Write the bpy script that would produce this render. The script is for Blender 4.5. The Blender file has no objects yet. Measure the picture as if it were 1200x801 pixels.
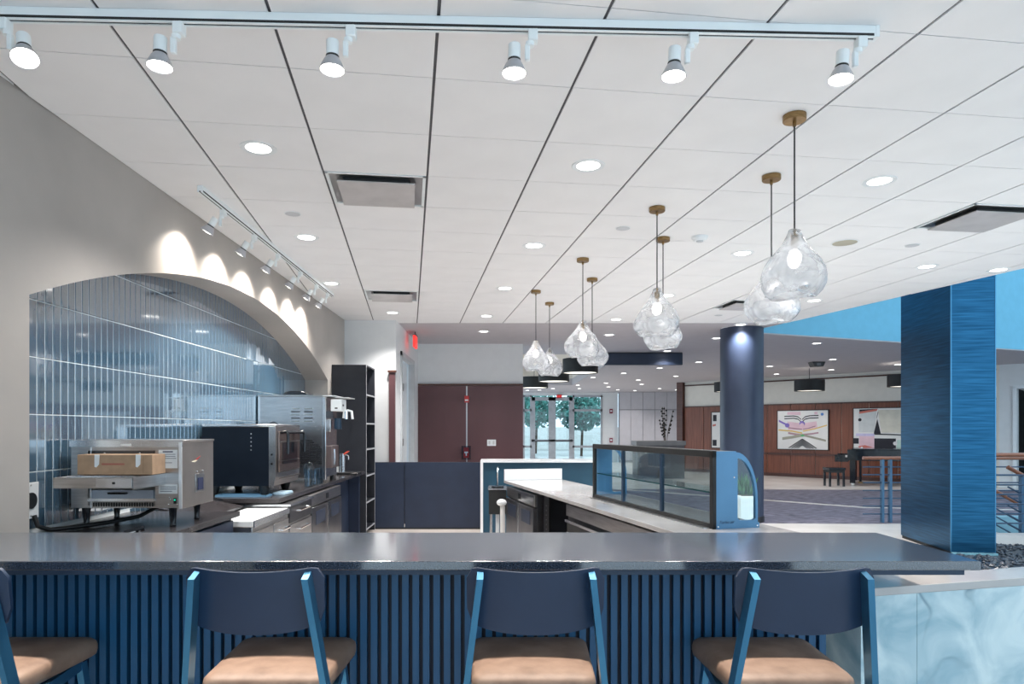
import bpy, bmesh, math, random
from mathutils import Vector, Matrix
random.seed(7)
S = bpy.context.scene
COL = S.collection
R = math.radians

# ------------------------------------------------------------------ camera
F, CX, CY, EYE = 780.0, 583.0, 502.0, 1.5
cam = bpy.data.cameras.new('camera'); camo = bpy.data.objects.new('camera', cam); COL.objects.link(camo)
cam.sensor_width = 36; cam.lens = F / 1200 * 36
cam.shift_x = (600 - CX) / 1200; cam.shift_y = (CY - 400.5) / 1200
cam.clip_start = .05; cam.clip_end = 300
camo.location = (0, 0, EYE); camo.rotation_euler = (R(90), 0, 0)
S.camera = camo
# ------------------------------------------------------------------ world, exposure
w = bpy.data.worlds.new('world'); S.world = w; w.use_nodes = True
bg = w.node_tree.nodes['Background']; bg.inputs[0].default_value = (.66, .85, 1, 1); bg.inputs[1].default_value = 2.3
S.view_settings.view_transform = 'Standard'; S.view_settings.look = 'None'
S.view_settings.gamma = 1; S.view_settings.use_curve_mapping = False
S.view_settings.exposure = -0.12
P_DOWN, P_LOBBY, P_TRACK, P_WASH = 168, 75, 240, 68

# ------------------------------------------------------------------ mesh helpers
class MB:
    def __init__(s): s.v = []; s.f = []
    def add(s, vs, fs):
        o = len(s.v); s.v += [tuple(p) for p in vs]; s.f += [[i + o for i in f] for f in fs]; return s
    def box(s, x0, x1, y0, y1, z0, z1):
        v = [(x, y, z) for z in (z0, z1) for y in (y0, y1) for x in (x0, x1)]
        return s.add(v, [(0,2,3,1),(4,5,7,6),(0,1,5,4),(2,6,7,3),(0,4,6,2),(1,3,7,5)])
    def prism(s, pts, axis, a, b):
        def q(p, t):
            return {'x': (t, p[0], p[1]), 'y': (p[0], t, p[1]), 'z': (p[0], p[1], t)}[axis]
        n = len(pts)
        v = [q(p, a) for p in pts] + [q(p, b) for p in pts]
        f = [list(range(n))[::-1], list(range(n, 2*n))] + [(i, (i+1) % n, (i+1) % n + n, i+n) for i in range(n)]
        return s.add(v, f)
    def cyl(s, p0, p1, r0, r1=None, n=16):
        r1 = r0 if r1 is None else r1
        p0 = Vector(p0); p1 = Vector(p1); d = (p1 - p0).normalized()
        a = d.orthogonal().normalized(); b = d.cross(a)
        v = []
        for p, r in ((p0, r0), (p1, r1)):
            for i in range(n):
                t = 2*math.pi*i/n; v.append(p + a*(r*math.cos(t)) + b*(r*math.sin(t)))
        f = [list(range(n))[::-1], list(range(n, 2*n))] + [(i, (i+1) % n, (i+1) % n + n, i+n) for i in range(n)]
        return s.add(v, f)
    def lathe(s, prof, n=24, c=(0,0,0), close=False):
        v = []; m = len(prof)
        for r, z in prof:
            for i in range(n):
                t = 2*math.pi*i/n; v.append((c[0]+r*math.cos(t), c[1]+r*math.sin(t), c[2]+z))
        f = []
        for k in range(m if close else m-1):
            k2 = (k+1) % m
            for i in range(n):
                j = (i+1) % n; f.append((k*n+i, k*n+j, k2*n+j, k2*n+i))
        if not close:
            if prof[0][0] > 1e-4: f.append(list(range(n))[::-1])
            if prof[-1][0] > 1e-4: f.append(list(range((m-1)*n, m*n)))
        return s.add(v, f)
    def tube(s, pts, r, n=8):
        pts = [Vector(p) for p in pts]; v = []; f = []
        up = None
        for k, p in enumerate(pts):
            d = (pts[min(k+1, len(pts)-1)] - pts[max(k-1, 0)]).normalized()
            a = d.orthogonal().normalized() if up is None else (up - d*up.dot(d)).normalized()
            up = a; b = d.cross(a)
            for i in range(n):
                t = 2*math.pi*i/n; v.append(p + a*(r*math.cos(t)) + b*(r*math.sin(t)))
        for k in range(len(pts)-1):
            for i in range(n):
                j = (i+1) % n; f.append((k*n+i, k*n+j, (k+1)*n+j, (k+1)*n+i))
        f.append(list(range(n))[::-1]); f.append(list(range((len(pts)-1)*n, len(pts)*n)))
        return s.add(v, f)
    def sphere(s, c, r, n=16, sq=(1,1,1)):
        prof = [(math.sin(math.pi*k/n*1.0), -math.cos(math.pi*k/n)) for k in range(n+1)]
        o = len(s.v)
        s.lathe([(max(1e-5, a), b) for a, b in prof], n)
        for i in range(o, len(s.v)):
            x, y, z = s.v[i]; s.v[i] = (c[0]+x*r*sq[0], c[1]+y*r*sq[1], c[2]+z*r*sq[2])
        return s
    def bar(s, p0, p1, wx, wy):
        """square bar between two points, wx wide in x, wy wide in y"""
        v = []
        for p in (p0, p1):
            for a, b in ((-1,-1),(1,-1),(1,1),(-1,1)): v.append((p[0]+a*wx/2, p[1]+b*wy/2, p[2]))
        return s.add(v, [(3,2,1,0),(4,5,6,7),(0,1,5,4),(1,2,6,5),(2,3,7,6),(3,0,4,7)])
    def mesh(s, name, smooth=0):
        me = bpy.data.meshes.new(name); me.from_pydata(s.v, [], s.f)
        bm = bmesh.new(); bm.from_mesh(me)
        bmesh.ops.recalc_face_normals(bm, faces=bm.faces); bm.to_mesh(me); bm.free()
        if smooth:
            me.shade_smooth(); me.set_sharp_from_angle(angle=R(smooth))
        return me
    def build(s, name, mat, parent=None, loc=(0,0,0), rotz=0, bevel=0, smooth=0, seg=2):
        me = s.mesh(name, smooth or (40 if bevel else 0))
        return link(name, me, mat, parent, loc, rotz, bevel, seg)

def link(name, me, mat, parent=None, loc=(0,0,0), rotz=0, bevel=0, seg=2):
    o = bpy.data.objects.new(name, me); COL.objects.link(o)
    if mat and not me.materials: me.materials.append(mat)
    o.location = loc; o.rotation_euler = (0, 0, rotz); o.parent = parent
    if bevel:
        m = o.modifiers.new('bevel', 'BEVEL'); m.width = bevel; m.segments = seg; m.limit_method = 'ANGLE'; m.angle_limit = R(40)
    return o
def tag(o, label, cat, group=None):
    o['label'] = label; o['category'] = cat
    if group: o['group'] = group
    return o
def struct(o): o['kind'] = 'structure'; return o
def thing(name, label, cat, loc=(0,0,0), rotz=0, group=None):
    o = bpy.data.objects.new(name, None); COL.objects.link(o); o.empty_display_size = .05
    o.location = loc; o.rotation_euler = (0, 0, rotz); return tag(o, label, cat, group)
def copy_tree(o, parent=None):
    c = o.copy(); COL.objects.link(c); c.parent = parent
    for ch in list(o.children): copy_tree(ch, c)
    return c
def B(*a): return MB().box(*a)
def triangulated(outer, holes, z, name):
    bm = bmesh.new()
    for loop in [outer] + holes:
        vs = [bm.verts.new((p[0], p[1], z)) for p in loop]
        for i in range(len(vs)): bm.edges.new((vs[i], vs[(i+1) % len(vs)]))
    bmesh.ops.triangle_fill(bm, use_beauty=True, edges=bm.edges)
    me = bpy.data.meshes.new(name); bm.to_mesh(me); bm.free(); return me
def slab(outer, holes, z0, z1, name, mat, parent=None):
    me = triangulated(outer, holes, 0, name)
    bm = bmesh.new(); bm.from_mesh(me)
    r = bmesh.ops.extrude_face_region(bm, geom=list(bm.faces))
    for v in bm.verts: v.co.z = z0
    for e in r['geom']:
        if isinstance(e, bmesh.types.BMVert): e.co.z = z1
    bmesh.ops.recalc_face_normals(bm, faces=bm.faces); bm.to_mesh(me); bm.free()
    return link(name, me, mat, parent)
def clip(poly, halfplanes):
    for a, b, c in halfplanes:          # keep a*x+b*y<=c
        out = []
        for i in range(len(poly)):
            p, q = poly[i], poly[(i+1) % len(poly)]
            dp = a*p[0]+b*p[1]-c; dq = a*q[0]+b*q[1]-c
            if dp <= 0: out.append(p)
            if dp*dq < 0:
                t = dp/(dp-dq); out.append((p[0]+t*(q[0]-p[0]), p[1]+t*(q[1]-p[1])))
        poly = out
        if len(poly) < 3: return []
    return poly

# ------------------------------------------------------------------ materials
MATS = {}
def mat(name, col, rough=.5, metal=0, var=.06, scale=6, stretch=(1,1,1), bump=0, bscale=40, spec=.5, emit=0, col2=None, contrast=(.35,.65), coat=0, detail=3, ecol=None):
    if name in MATS: return MATS[name]
    m = bpy.data.materials.new(name); MATS[name] = m; m.use_nodes = True
    nt = m.node_tree; N = nt.nodes; L = nt.links
    p = N['Principled BSDF']
    tc = N.new('ShaderNodeTexCoord'); mp = N.new('ShaderNodeMapping'); mp.inputs['Scale'].default_value = stretch
    L.new(tc.outputs['Object'], mp.inputs['Vector'])
    nz = N.new('ShaderNodeTexNoise'); nz.inputs['Scale'].default_value = scale; nz.inputs['Detail'].default_value = detail
    L.new(mp.outputs[0], nz.inputs['Vector'])
    rp = N.new('ShaderNodeValToRGB')
    c2 = col2 or tuple(min(1, c*(1+var)+var*.02) for c in col); c1 = col if col2 else tuple(c*(1-var) for c in col)
    rp.color_ramp.elements[0].position = contrast[0]; rp.color_ramp.elements[1].position = contrast[1]
    rp.color_ramp.elements[0].color = (*c1, 1); rp.color_ramp.elements[1].color = (*c2, 1)
    L.new(nz.outputs[0], rp.inputs[0]); L.new(rp.outputs[0], p.inputs['Base Color'])
    p.inputs['Roughness'].default_value = rough; p.inputs['Metallic'].default_value = metal
    p.inputs['Specular IOR Level'].default_value = spec
    if coat: p.inputs['Coat Weight'].default_value = coat; p.inputs['Coat Roughness'].default_value = .05
    if bump:
        n2 = N.new('ShaderNodeTexNoise'); n2.inputs['Scale'].default_value = bscale; n2.inputs['Detail'].default_value = 2
        L.new(mp.outputs[0], n2.inputs['Vector'])
        bp = N.new('ShaderNodeBump'); bp.inputs['Strength'].default_value = bump; bp.inputs['Distance'].default_value = .01
        L.new(n2.outputs[0], bp.inputs['Height']); L.new(bp.outputs[0], p.inputs['Normal'])
    if emit:
        p.inputs['Emission Color'].default_value = (*(ecol or col), 1); p.inputs['Emission Strength'].default_value = emit
    return m
def thin_glass(name, tint=(.93,.97,.98), refl=1.0, rough=.0):
    m = bpy.data.materials.new(name); m.use_nodes = True; nt = m.node_tree; N = nt.nodes; L = nt.links
    N.remove(N['Principled BSDF']); out = N['Material Output']
    t = N.new('ShaderNodeBsdfTransparent'); t.inputs[0].default_value = (*tint, 1)
    g = N.new('ShaderNodeBsdfGlossy'); g.inputs['Roughness'].default_value = rough
    fr = N.new('ShaderNodeLayerWeight'); fr.inputs[0].default_value = .5
    pw = N.new('ShaderNodeMath'); pw.operation = 'POWER'; pw.inputs[1].default_value = 5; L.new(fr.outputs['Facing'], pw.inputs[0])
    mu = N.new('ShaderNodeMath'); mu.operation = 'MULTIPLY_ADD'; mu.inputs[1].default_value = .6*refl; mu.inputs[2].default_value = .035*refl
    L.new(pw.outputs[0], mu.inputs[0])
    mx = N.new('ShaderNodeMixShader'); L.new(mu.outputs[0], mx.inputs[0]); L.new(t.outputs[0], mx.inputs[1]); L.new(g.outputs[0], mx.inputs[2])
    L.new(mx.outputs[0], out.inputs[0]); MATS[name] = m; return m
def real_glass(name, bump=.3, bscale=9, ior=1.45, tint=(1,1,1)):
    m = bpy.data.materials.new(name); m.use_nodes = True; nt = m.node_tree; N = nt.nodes; L = nt.links
    p = N['Principled BSDF']; p.inputs['Base Color'].default_value = (*tint, 1); p.inputs['Transmission Weight'].default_value = 1
    p.inputs['Roughness'].default_value = .0; p.inputs['IOR'].default_value = ior
    tc = N.new('ShaderNodeTexCoord'); n2 = N.new('ShaderNodeTexNoise'); n2.inputs['Scale'].default_value = bscale
    L.new(tc.outputs['Object'], n2.inputs['Vector'])
    bp = N.new('ShaderNodeBump'); bp.inputs['Strength'].default_value = bump; bp.inputs['Distance'].default_value = .03
    L.new(n2.outputs[0], bp.inputs['Height']); L.new(bp.outputs[0], p.inputs['Normal']); MATS[name] = m; return m

ceil_white = mat('ceiling_white', (.86,.865,.875), .85, var=.015, scale=3)
ceil_dark = mat('ceiling_gap', (.10,.10,.11), .8)
gypsum = mat('gypsum', (.50,.475,.50), .8, var=.02)
coffer_white = mat('coffer_white', (.80,.76,.70), .8, var=.02)
plaster = mat('plaster', (.40,.375,.35), .55, var=.10, scale=1.3, detail=6, bump=.05, bscale=14, contrast=(.3,.7))
paint_white = mat('paint_white', (.74,.76,.77), .75, var=.015)
cream = mat('cream_paint', (.80,.76,.69), .75, var=.02)
tile_blue = mat('tile_glaze', (.062,.125,.19), .06, var=.18, scale=2.2, bump=.10, bscale=13, stretch=(1,1,.35), spec=1.0, coat=1.0)
tile_blue.node_tree.nodes['Principled BSDF'].inputs['Coat IOR'].default_value = 2.1
grout = mat('grout', (.72,.78,.80), .8)
navy_top = mat('bar_stone', (.032,.044,.066), .2, var=.3, scale=260, spec=.5, bump=.01, bscale=300, coat=1.0)
navy_top.node_tree.nodes['Principled BSDF'].inputs['Coat Roughness'].default_value = .12
navy_top.node_tree.nodes['Principled BSDF'].inputs['Coat IOR'].default_value = 1.85
navy_slat = mat('slat_blue', (.006,.078,.185), .42, var=.12, scale=8, stretch=(1,1,.1))
navy_dark = mat('slat_backing', (.008,.014,.030), .6)
navy_lam = mat('navy_laminate', (.016,.028,.060), .45, var=.06)
char_lam = mat('charcoal_laminate', (.018,.021,.030), .5, var=.08)
dark_stone = mat('dark_worktop', (.050,.045,.048), .22, var=.3, scale=150, spec=.7)
steel = mat('stainless', (.50,.49,.49), .28, 1, var=.10, scale=5, stretch=(1,1,14))
steel_lt = mat('bright_steel', (.72,.74,.77), .22, 1, var=.05)
steel_dk = mat('dark_steel', (.13,.13,.14), .3, .9, var=.1)
chrome = mat('chrome', (.85,.86,.88), .08, 1, var=.02)
black = mat('black_plastic', (.010,.011,.013), .35, var=.1)
black_gl = mat('black_gloss', (.008,.010,.015), .12, var=.1)
matte_blk = mat('matte_black', (.012,.013,.014), .6, var=.1)
white_pl = mat('white_plastic', (.80,.84,.86), .4, var=.02)
white_mt = mat('white_metal', (.86,.91,.92), .35, var=.02)
brass = mat('aged_brass', (.30,.195,.09), .32, 1, var=.15, scale=30, stretch=(1,1,8))
cardb = mat('cardboard', (.42,.28,.18), .85, var=.08, scale=20)
red = mat('red_paint', (.45,.03,.03), .4)
brownpan = mat('brown_laminate', (.105,.045,.050), .38, var=.06, scale=3, stretch=(1,1,.2))
wood = mat('lobby_wood', (.20,.060,.030), .4, var=.18, scale=5, stretch=(4,4,.25), detail=5)
wood_dk = mat('dark_wood_trim', (.085,.030,.020), .4, var=.15, scale=6, stretch=(.3,4,4))
railwood = mat('handrail_wood', (.26,.095,.05), .3, var=.15, scale=6, stretch=(.3,4,4))
railblue = mat('rail_paint', (.03,.07,.13), .35)
quartz = mat('quartz_top', (.40,.385,.38), .09, scale=2.5, detail=8, col2=(.54,.53,.525), spec=.8, contrast=(.3,.7))
marble = mat('daylit_marble', (.24,.42,.50), .16, scale=2.2, detail=9, col2=(.42,.60,.66), contrast=(.33,.62), spec=.6)  # blue daylight cast carried in the marble colour
colclad = mat('column_brushed', (.005,.040,.09), .30, .9, scale=6, stretch=(.35,.35,9), detail=10, col2=(.028,.15,.29), contrast=(.22,.85))
def veined(name, c1, c2, vein, scale, rough):
    m = mat(name, c1, rough, scale=scale, detail=10, col2=c2, contrast=(.32,.68), spec=.6, bump=.04, bscale=18)
    nt = m.node_tree; N = nt.nodes; L = nt.links; p = N['Principled BSDF']
    rp = next(n for n in N if n.type == 'VALTORGB'); mp = next(n for n in N if n.type == 'MAPPING')
    next(n for n in N if n.type == 'TEX_NOISE').inputs['Distortion'].default_value = 1.2
    mp.inputs['Rotation'].default_value = (.3,.5,.2)
    nz = N.new('ShaderNodeTexNoise'); nz.inputs['Scale'].default_value = 1.7; nz.inputs['Detail'].default_value = 3; nz.inputs['Roughness'].default_value = .5; L.new(mp.outputs[0], nz.inputs['Vector'])
    v = N.new('ShaderNodeValToRGB'); e = v.color_ramp.elements; e[0].position = .485; e[0].color = (0,0,0,1); e[1].position = .5; e[1].color = (1,1,1,1); k = e.new(.515); k.color = (0,0,0,1)
    L.new(nz.outputs[0], v.inputs[0])
    n3 = N.new('ShaderNodeTexNoise'); n3.inputs['Scale'].default_value = 3.3; L.new(mp.outputs[0], n3.inputs['Vector'])
    r3 = N.new('ShaderNodeMapRange'); r3.inputs[1].default_value = .42; r3.inputs[2].default_value = .6; L.new(n3.outputs[0], r3.inputs[0])
    mu = N.new('ShaderNodeMath'); mu.operation = 'MULTIPLY'; L.new(v.outputs[0], mu.inputs[0]); L.new(r3.outputs[0], mu.inputs[1])
    mx = N.new('ShaderNodeMix'); mx.data_type = 'RGBA'; L.new(mu.outputs[0], mx.inputs['Factor']); L.new(rp.outputs[0], mx.inputs['A']); mx.inputs['B'].default_value = (*vein,1)
    L.new(mx.outputs['Result'], p.inputs['Base Color']); return m
marble = veined('daylit_marble_slab', (.30,.49,.58), (.66,.80,.83), (.12,.22,.30), 4.5, .16)  # white marble; the blue daylight on it is mixed into these colours
rcol = mat('round_column_paint', (.028,.042,.080), .42, var=.05)
skylit_wall = mat('atrium_skylight_tint', (.13,.40,.56), .7, var=.03)  # white wall; blue sky light is put into its base colour
chair_bl = mat('stool_navy', (.013,.029,.068), .38, var=.05, spec=.5)
chair_mt = mat('stool_metal_navy', (.06,.22,.38), .28, .7, var=.05)
leather = mat('tan_leather', (.20,.128,.092), .55, scale=11, detail=8, col2=(.31,.21,.155), contrast=(.35,.65), bump=.06, bscale=60)
carpet = mat('carpet', (.065,.06,.085), .95, scale=5, stretch=(1,4,1), detail=9, col2=(.22,.205,.26), contrast=(.35,.62))
floortile = mat('pale_floor_tile', (.66,.62,.58), .25, scale=1.5, detail=6, col2=(.78,.75,.72), contrast=(.3,.7))
kfloor = mat('kitchen_floor', (.55,.50,.46), .4, var=.06)
pebble_m = mat('dark_pebble', (.015,.022,.035), .3, var=.5, scale=14)
lampglow = mat('lamp_diffuser', (1,1,1), .5, emit=7, ecol=(1,.97,.93))
bulbglow = mat('track_lamp_face', (1,.97,.9), .5, emit=14, ecol=(1,.95,.86))
pendglow = mat('pendant_bulb', (1,1,1), .5, emit=4, ecol=(1,.98,.95))
drumglow = mat('drum_diffuser', (1,.97,.9), .5, emit=1.6, ecol=(1,.92,.8))
reflector = mat('reflector_glass', (.50,.50,.53), .3, .3, var=.05, spec=.6)
green = mat('leaf_green', (.05,.16,.06), .6, var=.4, scale=10)
teal_leaf = mat('tree_leaf', (.06,.23,.19), .7, var=.5, scale=3)
bark = mat('bark', (.10,.07,.05), .9)
exitred = mat('exit_red', (.8,.02,.02), .5, emit=1.2, ecol=(1,.05,.04))
ledgreen = mat('green_led', (.0,.6,.35), .5, emit=1)
glass_t = thin_glass('pane_glass', (.90,.95,.96), 1.0)
glass_g = thin_glass('cup_glass', (.80,.87,.92), 2.2)
pendant_glass = real_glass('pendant_glass', .4, 9, 1.3)
def cloudy(m, fac):
    nt = m.node_tree; N = nt.nodes; L = nt.links; p = N['Principled BSDF']
    tr = N.new('ShaderNodeBsdfTranslucent'); tr.inputs[0].default_value = (.95,.97,1,1)
    nz = N.new('ShaderNodeTexNoise'); nz.inputs['Scale'].default_value = 7; nz.inputs['Detail'].default_value = 4; nz.inputs['Distortion'].default_value = 1.5
    tc = N.new('ShaderNodeTexCoord'); L.new(tc.outputs['Object'], nz.inputs['Vector'])
    mr = N.new('ShaderNodeMapRange'); mr.inputs[1].default_value = .40; mr.inputs[2].default_value = .75; mr.inputs[3].default_value = fac*.3; mr.inputs[4].default_value = fac*1.8
    L.new(nz.outputs[0], mr.inputs[0])
    mx = N.new('ShaderNodeMixShader'); L.new(mr.outputs[0], mx.inputs[0]); L.new(p.outputs[0], mx.inputs[1]); L.new(tr.outputs[0], mx.inputs[2])
    L.new(mx.outputs[0], N['Material Output'].inputs[0])
cloudy(pendant_glass, .34)

# ================================================================== SETTING
CZ = 3.13                                  # ceiling height
WX = -2.30                                 # face of left wall
TX = -2.61                                 # tile plane in the arch
L1a, L1b = (6.9, .70), (4.19, 11.3)        # ceiling edge along the atrium
# left wall with arched recess
AR_R, AR_C, AR_T = 7.43, 6.14, 2.735
arc = []
for k in range(41):
    y = 3.27 + (9.01-3.27)*k/40
    arc.append((y, AR_T - (AR_R - math.sqrt(AR_R**2 - (y-AR_C)**2))))
outline = [(-3.0,0),(3.27,0)] + arc + [(9.01,0),(10.0,0),(10.0,CZ+.3),(-3.0,CZ+.3)]
struct(MB().prism(outline, 'x', WX-.31, WX).build('wall_left', plaster, smooth=25))
# tiled recess wall behind the arch
recess = struct(B(TX-.25, TX+.0025, 3.0, 9.3, 0, 3.0).build('wall_recess', grout))
TW, TH, G = .0681, .322, .0058
tm = B(-.006,.006, G/2, TW-G/2, G/2, TH-G/2)
tme = tm.mesh('tile'); bmx = bmesh.new(); bmx.from_mesh(tme)
bmesh.ops.bevel(bmx, geom=[e for e in bmx.edges if all(v.co.x > 0 for v in e.verts)], offset=.0025, segments=1, affect='EDGES'); bmx.to_mesh(tme); bmx.free()
tme.materials.append(tile_blue)
tiles = []
rows0 = .936
for j in range(-1, 6):
    for i in range(int((9.01-3.27)/TW)+2):
        y = 3.22 + i*TW; z = rows0 + j*TH
        ymid = y+TW/2
        if ymid < 3.55: continue                         # out of sight behind the near jamb
        top = AR_T - (AR_R - math.sqrt(max(0, AR_R**2 - (ymid-AR_C)**2)))
        if z > top + .02: continue
        if j == -1 and not 4.7 < y < 5.7: continue       # behind worktops
        tiles.append((y, z))
tiles.sort()
for y, z in tiles[:298]:
    link('tile', tme, None, recess, (TX, y, z), random.uniform(-.006, .006))
rest = MB()
for y, z in tiles[298:]:
    d = random.uniform(-.0008, .0008)
    rest.add([(TX+.006+d, y+G/2, z+G/2),(TX+.006-d, y+TW-G/2, z+G/2),(TX+.006-d, y+TW-G/2, z+TH-G/2),(TX+.006+d, y+G/2, z+TH-G/2),
              (TX-.006, y+G/2, z+G/2),(TX-.006, y+TW-G/2, z+G/2),(TX-.006, y+TW-G/2, z+TH-G/2),(TX-.006, y+G/2, z+TH-G/2)],
             [(0,1,2,3),(7,6,5,4),(0,4,5,1),(1,5,6,2),(2,6,7,3),(3,7,4,0)])
ro = rest.build('far_tiles', tile_blue, recess); ro['kind'] = 'stuff'

# ceiling with square tiles
GA = math.atan(.132)                       # grid is turned against the bar
nx, ny = math.cos(GA), math.sin(GA)        # n: across, d: into depth
C0, CS, E0, ES = .113, .656, 3.105, .606
def g2w(c, e): return (c*nx - e*ny, c*ny + e*nx)
ldx, ldy = L1b[0]-L1a[0], L1b[1]-L1a[1]
HP = [(-1, 0, -(WX+.005)), (0, 1, 10.28), (0, -1, 1.5), (ldy, -ldx, ldy*L1a[0]-ldx*L1a[1])]
slabpoly = clip([(-3,-3),(9,-3),(9,10.3),(-3,10.3)], [(-1,0,-WX),(0,1,10.30),(0,-1,3.0),HP[3]])
ceiling = struct(slab(slabpoly, [], CZ+.006, CZ+.30, 'ceiling', ceil_dark))
gd, gc = .014, .005
full = MB().prism([(-CS/2+gd/2,-ES/2+gc/2),(CS/2-gd/2,-ES/2+gc/2),(CS/2-gd/2,ES/2-gc/2),(-CS/2+gd/2,ES/2-gc/2)], 'z', -.004, .008).mesh('ceiling_tile')
full.materials.append(ceil_white)
vents = {(-1,2):'square supply vent in the white ceiling nearest the track lights', (6,2):'square supply vent at the right edge of the white ceiling above the atrium',
         (-1,8):'small square vent in the ceiling above the dark shelf cabinet', (6,8):'square supply vent in the ceiling beside the round column'}
for k in range(-8, 14):
    for j in range(-8, 14):
        if (k, j) in vents: continue
        c0, e0 = C0+k*CS, E0+j*ES
        cell = [g2w(c0+gd/2, e0+gc/2), g2w(c0+CS-gd/2, e0+gc/2), g2w(c0+CS-gd/2, e0+ES-gc/2), g2w(c0+gd/2, e0+ES-gc/2)]
        cp = clip(cell, HP)
        if not cp: continue
        if len(cp) == 4 and max(abs(a[0]-b[0])+abs(a[1]-b[1]) for a, b in zip(cp, cell)) < 1e-6:
            x, y = g2w(c0+CS/2, e0+ES/2)
            link('ceiling_tile', full, None, ceiling, (x, y, CZ+.002), GA)
        else:
            ar = abs(sum(cp[i][0]*cp[(i+1)%len(cp)][1]-cp[(i+1)%len(cp)][0]*cp[i][1] for i in range(len(cp))))/2
            if ar > .004: MB().prism(cp, 'z', CZ-.002, CZ+.010).build('ceiling_tile', ceil_white, ceiling)
def cell_of(x, y):
    c = x*nx + y*ny; e = -x*ny + y*nx
    return math.floor((c-C0)/CS), math.floor((e-E0)/ES)
def cell_mid(k, j): return g2w(C0+(k+.5)*CS, E0+(j+.5)*ES)
for (k, j), lab in vents.items():
    x, y = cell_mid(k, j)
    t = thing('ceiling_vent', lab, 'vent', (x, y, CZ), GA, 'square ceiling vents')
    a, b = CS/2-.008, ES/2-.004
    fr = MB(); fr.box(-a,a,-b,-b+.02,-.006,.006); fr.box(-a,a,b-.02,b,-.006,.006); fr.box(-a,-a+.02,-b,b,-.006,.006); fr.box(a-.02,a,-b,b,-.006,.006)
    fr.build('frame', white_mt, t)
    sl = MB()
    for q0, q1 in (((-a,-b),(a,-b)),((a,-b),(a,b)),((a,b),(-a,b)),((-a,b),(-a,-b))):
        s_ = .68
        sl.add([(q0[0],q0[1],.0),(q1[0],q1[1],.0),(q1[0]*s_,q1[1]*s_,.005),(q0[0]*s_,q0[1]*s_,.005)], [(0,1,2,3)])
    sl.build('sloped_collar', steel, t)
    B(-a*.78,a*.78,-b*.78,b*.78,-.036,-.028).build('face_plate', mat('vent_plate',(.55,.53,.53),.4,.1), t)
    B(-a*.66,a*.66,-b*.66,b*.66,-.028,.004).build('throat', matte_blk, t)

# plaster ceiling beyond the tiles, with a raised coffer
edge = .04
L2 = [(4.19,11.3),(14,15.1),(22,18.2)]
outer = [(-3,10.31),(4.44,10.31),L2[0],L2[1],L2[2],(22,31),(-3,31)]
coffer = [(.2,14.6),(2.8,14.6),(2.8,25),(.2,25)]
struct(slab(outer, [coffer], CZ, CZ+.25, 'ceiling_lobby', gypsum))
cb = MB(); x0,y0 = coffer[0]; x1,y1 = coffer[2]
cb.box(x0-.1,x0,y0,y1,CZ+.25,3.9); cb.box(x1,x1+.1,y0,y1,CZ+.25,3.9); cb.box(x0,x1,y0-.1,y0,CZ+.25,3.9); cb.box(x0,x1,y1,y1+.1,CZ+.25,3.9); cb.box(x0-.1,x1+.1,y0-.1,y1+.1,3.9,4.0)
struct(cb.build('ceiling_coffer', coffer_white))
# atrium upper wall over the far side of the opening
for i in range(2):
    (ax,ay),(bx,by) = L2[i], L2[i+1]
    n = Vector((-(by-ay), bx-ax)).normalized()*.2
    struct(MB().prism([(ax,ay),(bx,by),(bx+n.x,by+n.y),(ax+n.x,ay+n.y)], 'z', CZ+.25, 8.5).build('wall_atrium', skylit_wall))
    struct(MB().prism([(ax-n.x*.05,ay-n.y*.05),(bx-n.x*.05,by-n.y*.05),(bx,by),(ax,ay)], 'z', CZ+.02, 8.5).build('trim_1', skylit_wall))
# atrium near side fascia above the tile ceiling edge
struct(MB().prism([(L1a[0]-.02,L1a[1]),(L1b[0]-.02,L1b[1]),(L1b[0]-.2,L1b[1]),(L1a[0]-.2,L1a[1])], 'z', CZ+.30, 8.5).build('wall_atrium_near', paint_white))
struct(B(22,22.2,-3,36,0,8.5).build('wall_sky_screen', paint_white))  # unseen wall, added to keep open sky out of the tile reflections
# floor
struct(slab([(-3,-3),(22,-3),(22,36),(-3,36)], [[(6.5,8.75),(12.5,8.75),(12.5,10.45),(6.5,10.45)]], -.2, 0, 'floor', floortile))
struct(B(-2.2,1.0,2.75,9.93,0,.004).build('floor_kitchen', kfloor))
struct(MB().prism([(2.6,10.6),(5.9,10.5),(14,10.9),(14,11.6),(6.9,12.55),(2.9,16.4),(1.5,17.5),(1.5,10.8)],'z',0,.006).build('floor_carpet', carpet))
struct(MB().prism([(3.2,16.5),(7.1,12.75),(14,11.85),(14,15.8),(8.8,16.3)],'z',0,.006).build('floor_carpet_far', carpet))
# back walls
struct(B(-2.65,-1.525,10.0,10.2,0,CZ).build('wall_pantry', paint_white))
sw = MB().box(-1.72,-1.525,10.2,10.45,0,CZ).box(-1.72,-1.525,12.05,12.8,0,CZ).box(-1.72,-1.525,10.45,12.05,2.72,CZ)
struct(sw.build('wall_corridor', paint_white))
d1 = struct(B(-1.68,-1.63,10.5,12.0,0,2.66).build('door_1', white_pl))
f1 = MB().box(-1.60,-1.50,10.45,10.52,0,2.72).box(-1.60,-1.50,11.98,12.05,0,2.72).box(-1.60,-1.50,10.45,12.05,2.65,2.72)
f1.build('door_frame', mat('frame_grey',(.50,.52,.54),.5), d1)
B(-1.632,-1.615,11.2,11.24,0,2.65).build('dark_gap', matte_blk, d1)
for z in (.35,1.27,2.2): B(-1.625,-1.59,11.22,11.32,z-.06,z+.06).build('hinge', steel, d1)
B(-1.64,-1.60,10.62,10.76,.98,1.06).build('door_handle', chrome, d1)
wb = struct(B(-1.72,.49,12.8,13.0,0,CZ).build('wall_back', paint_white))
SEAM = (547-CX)*12.78/F
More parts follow.
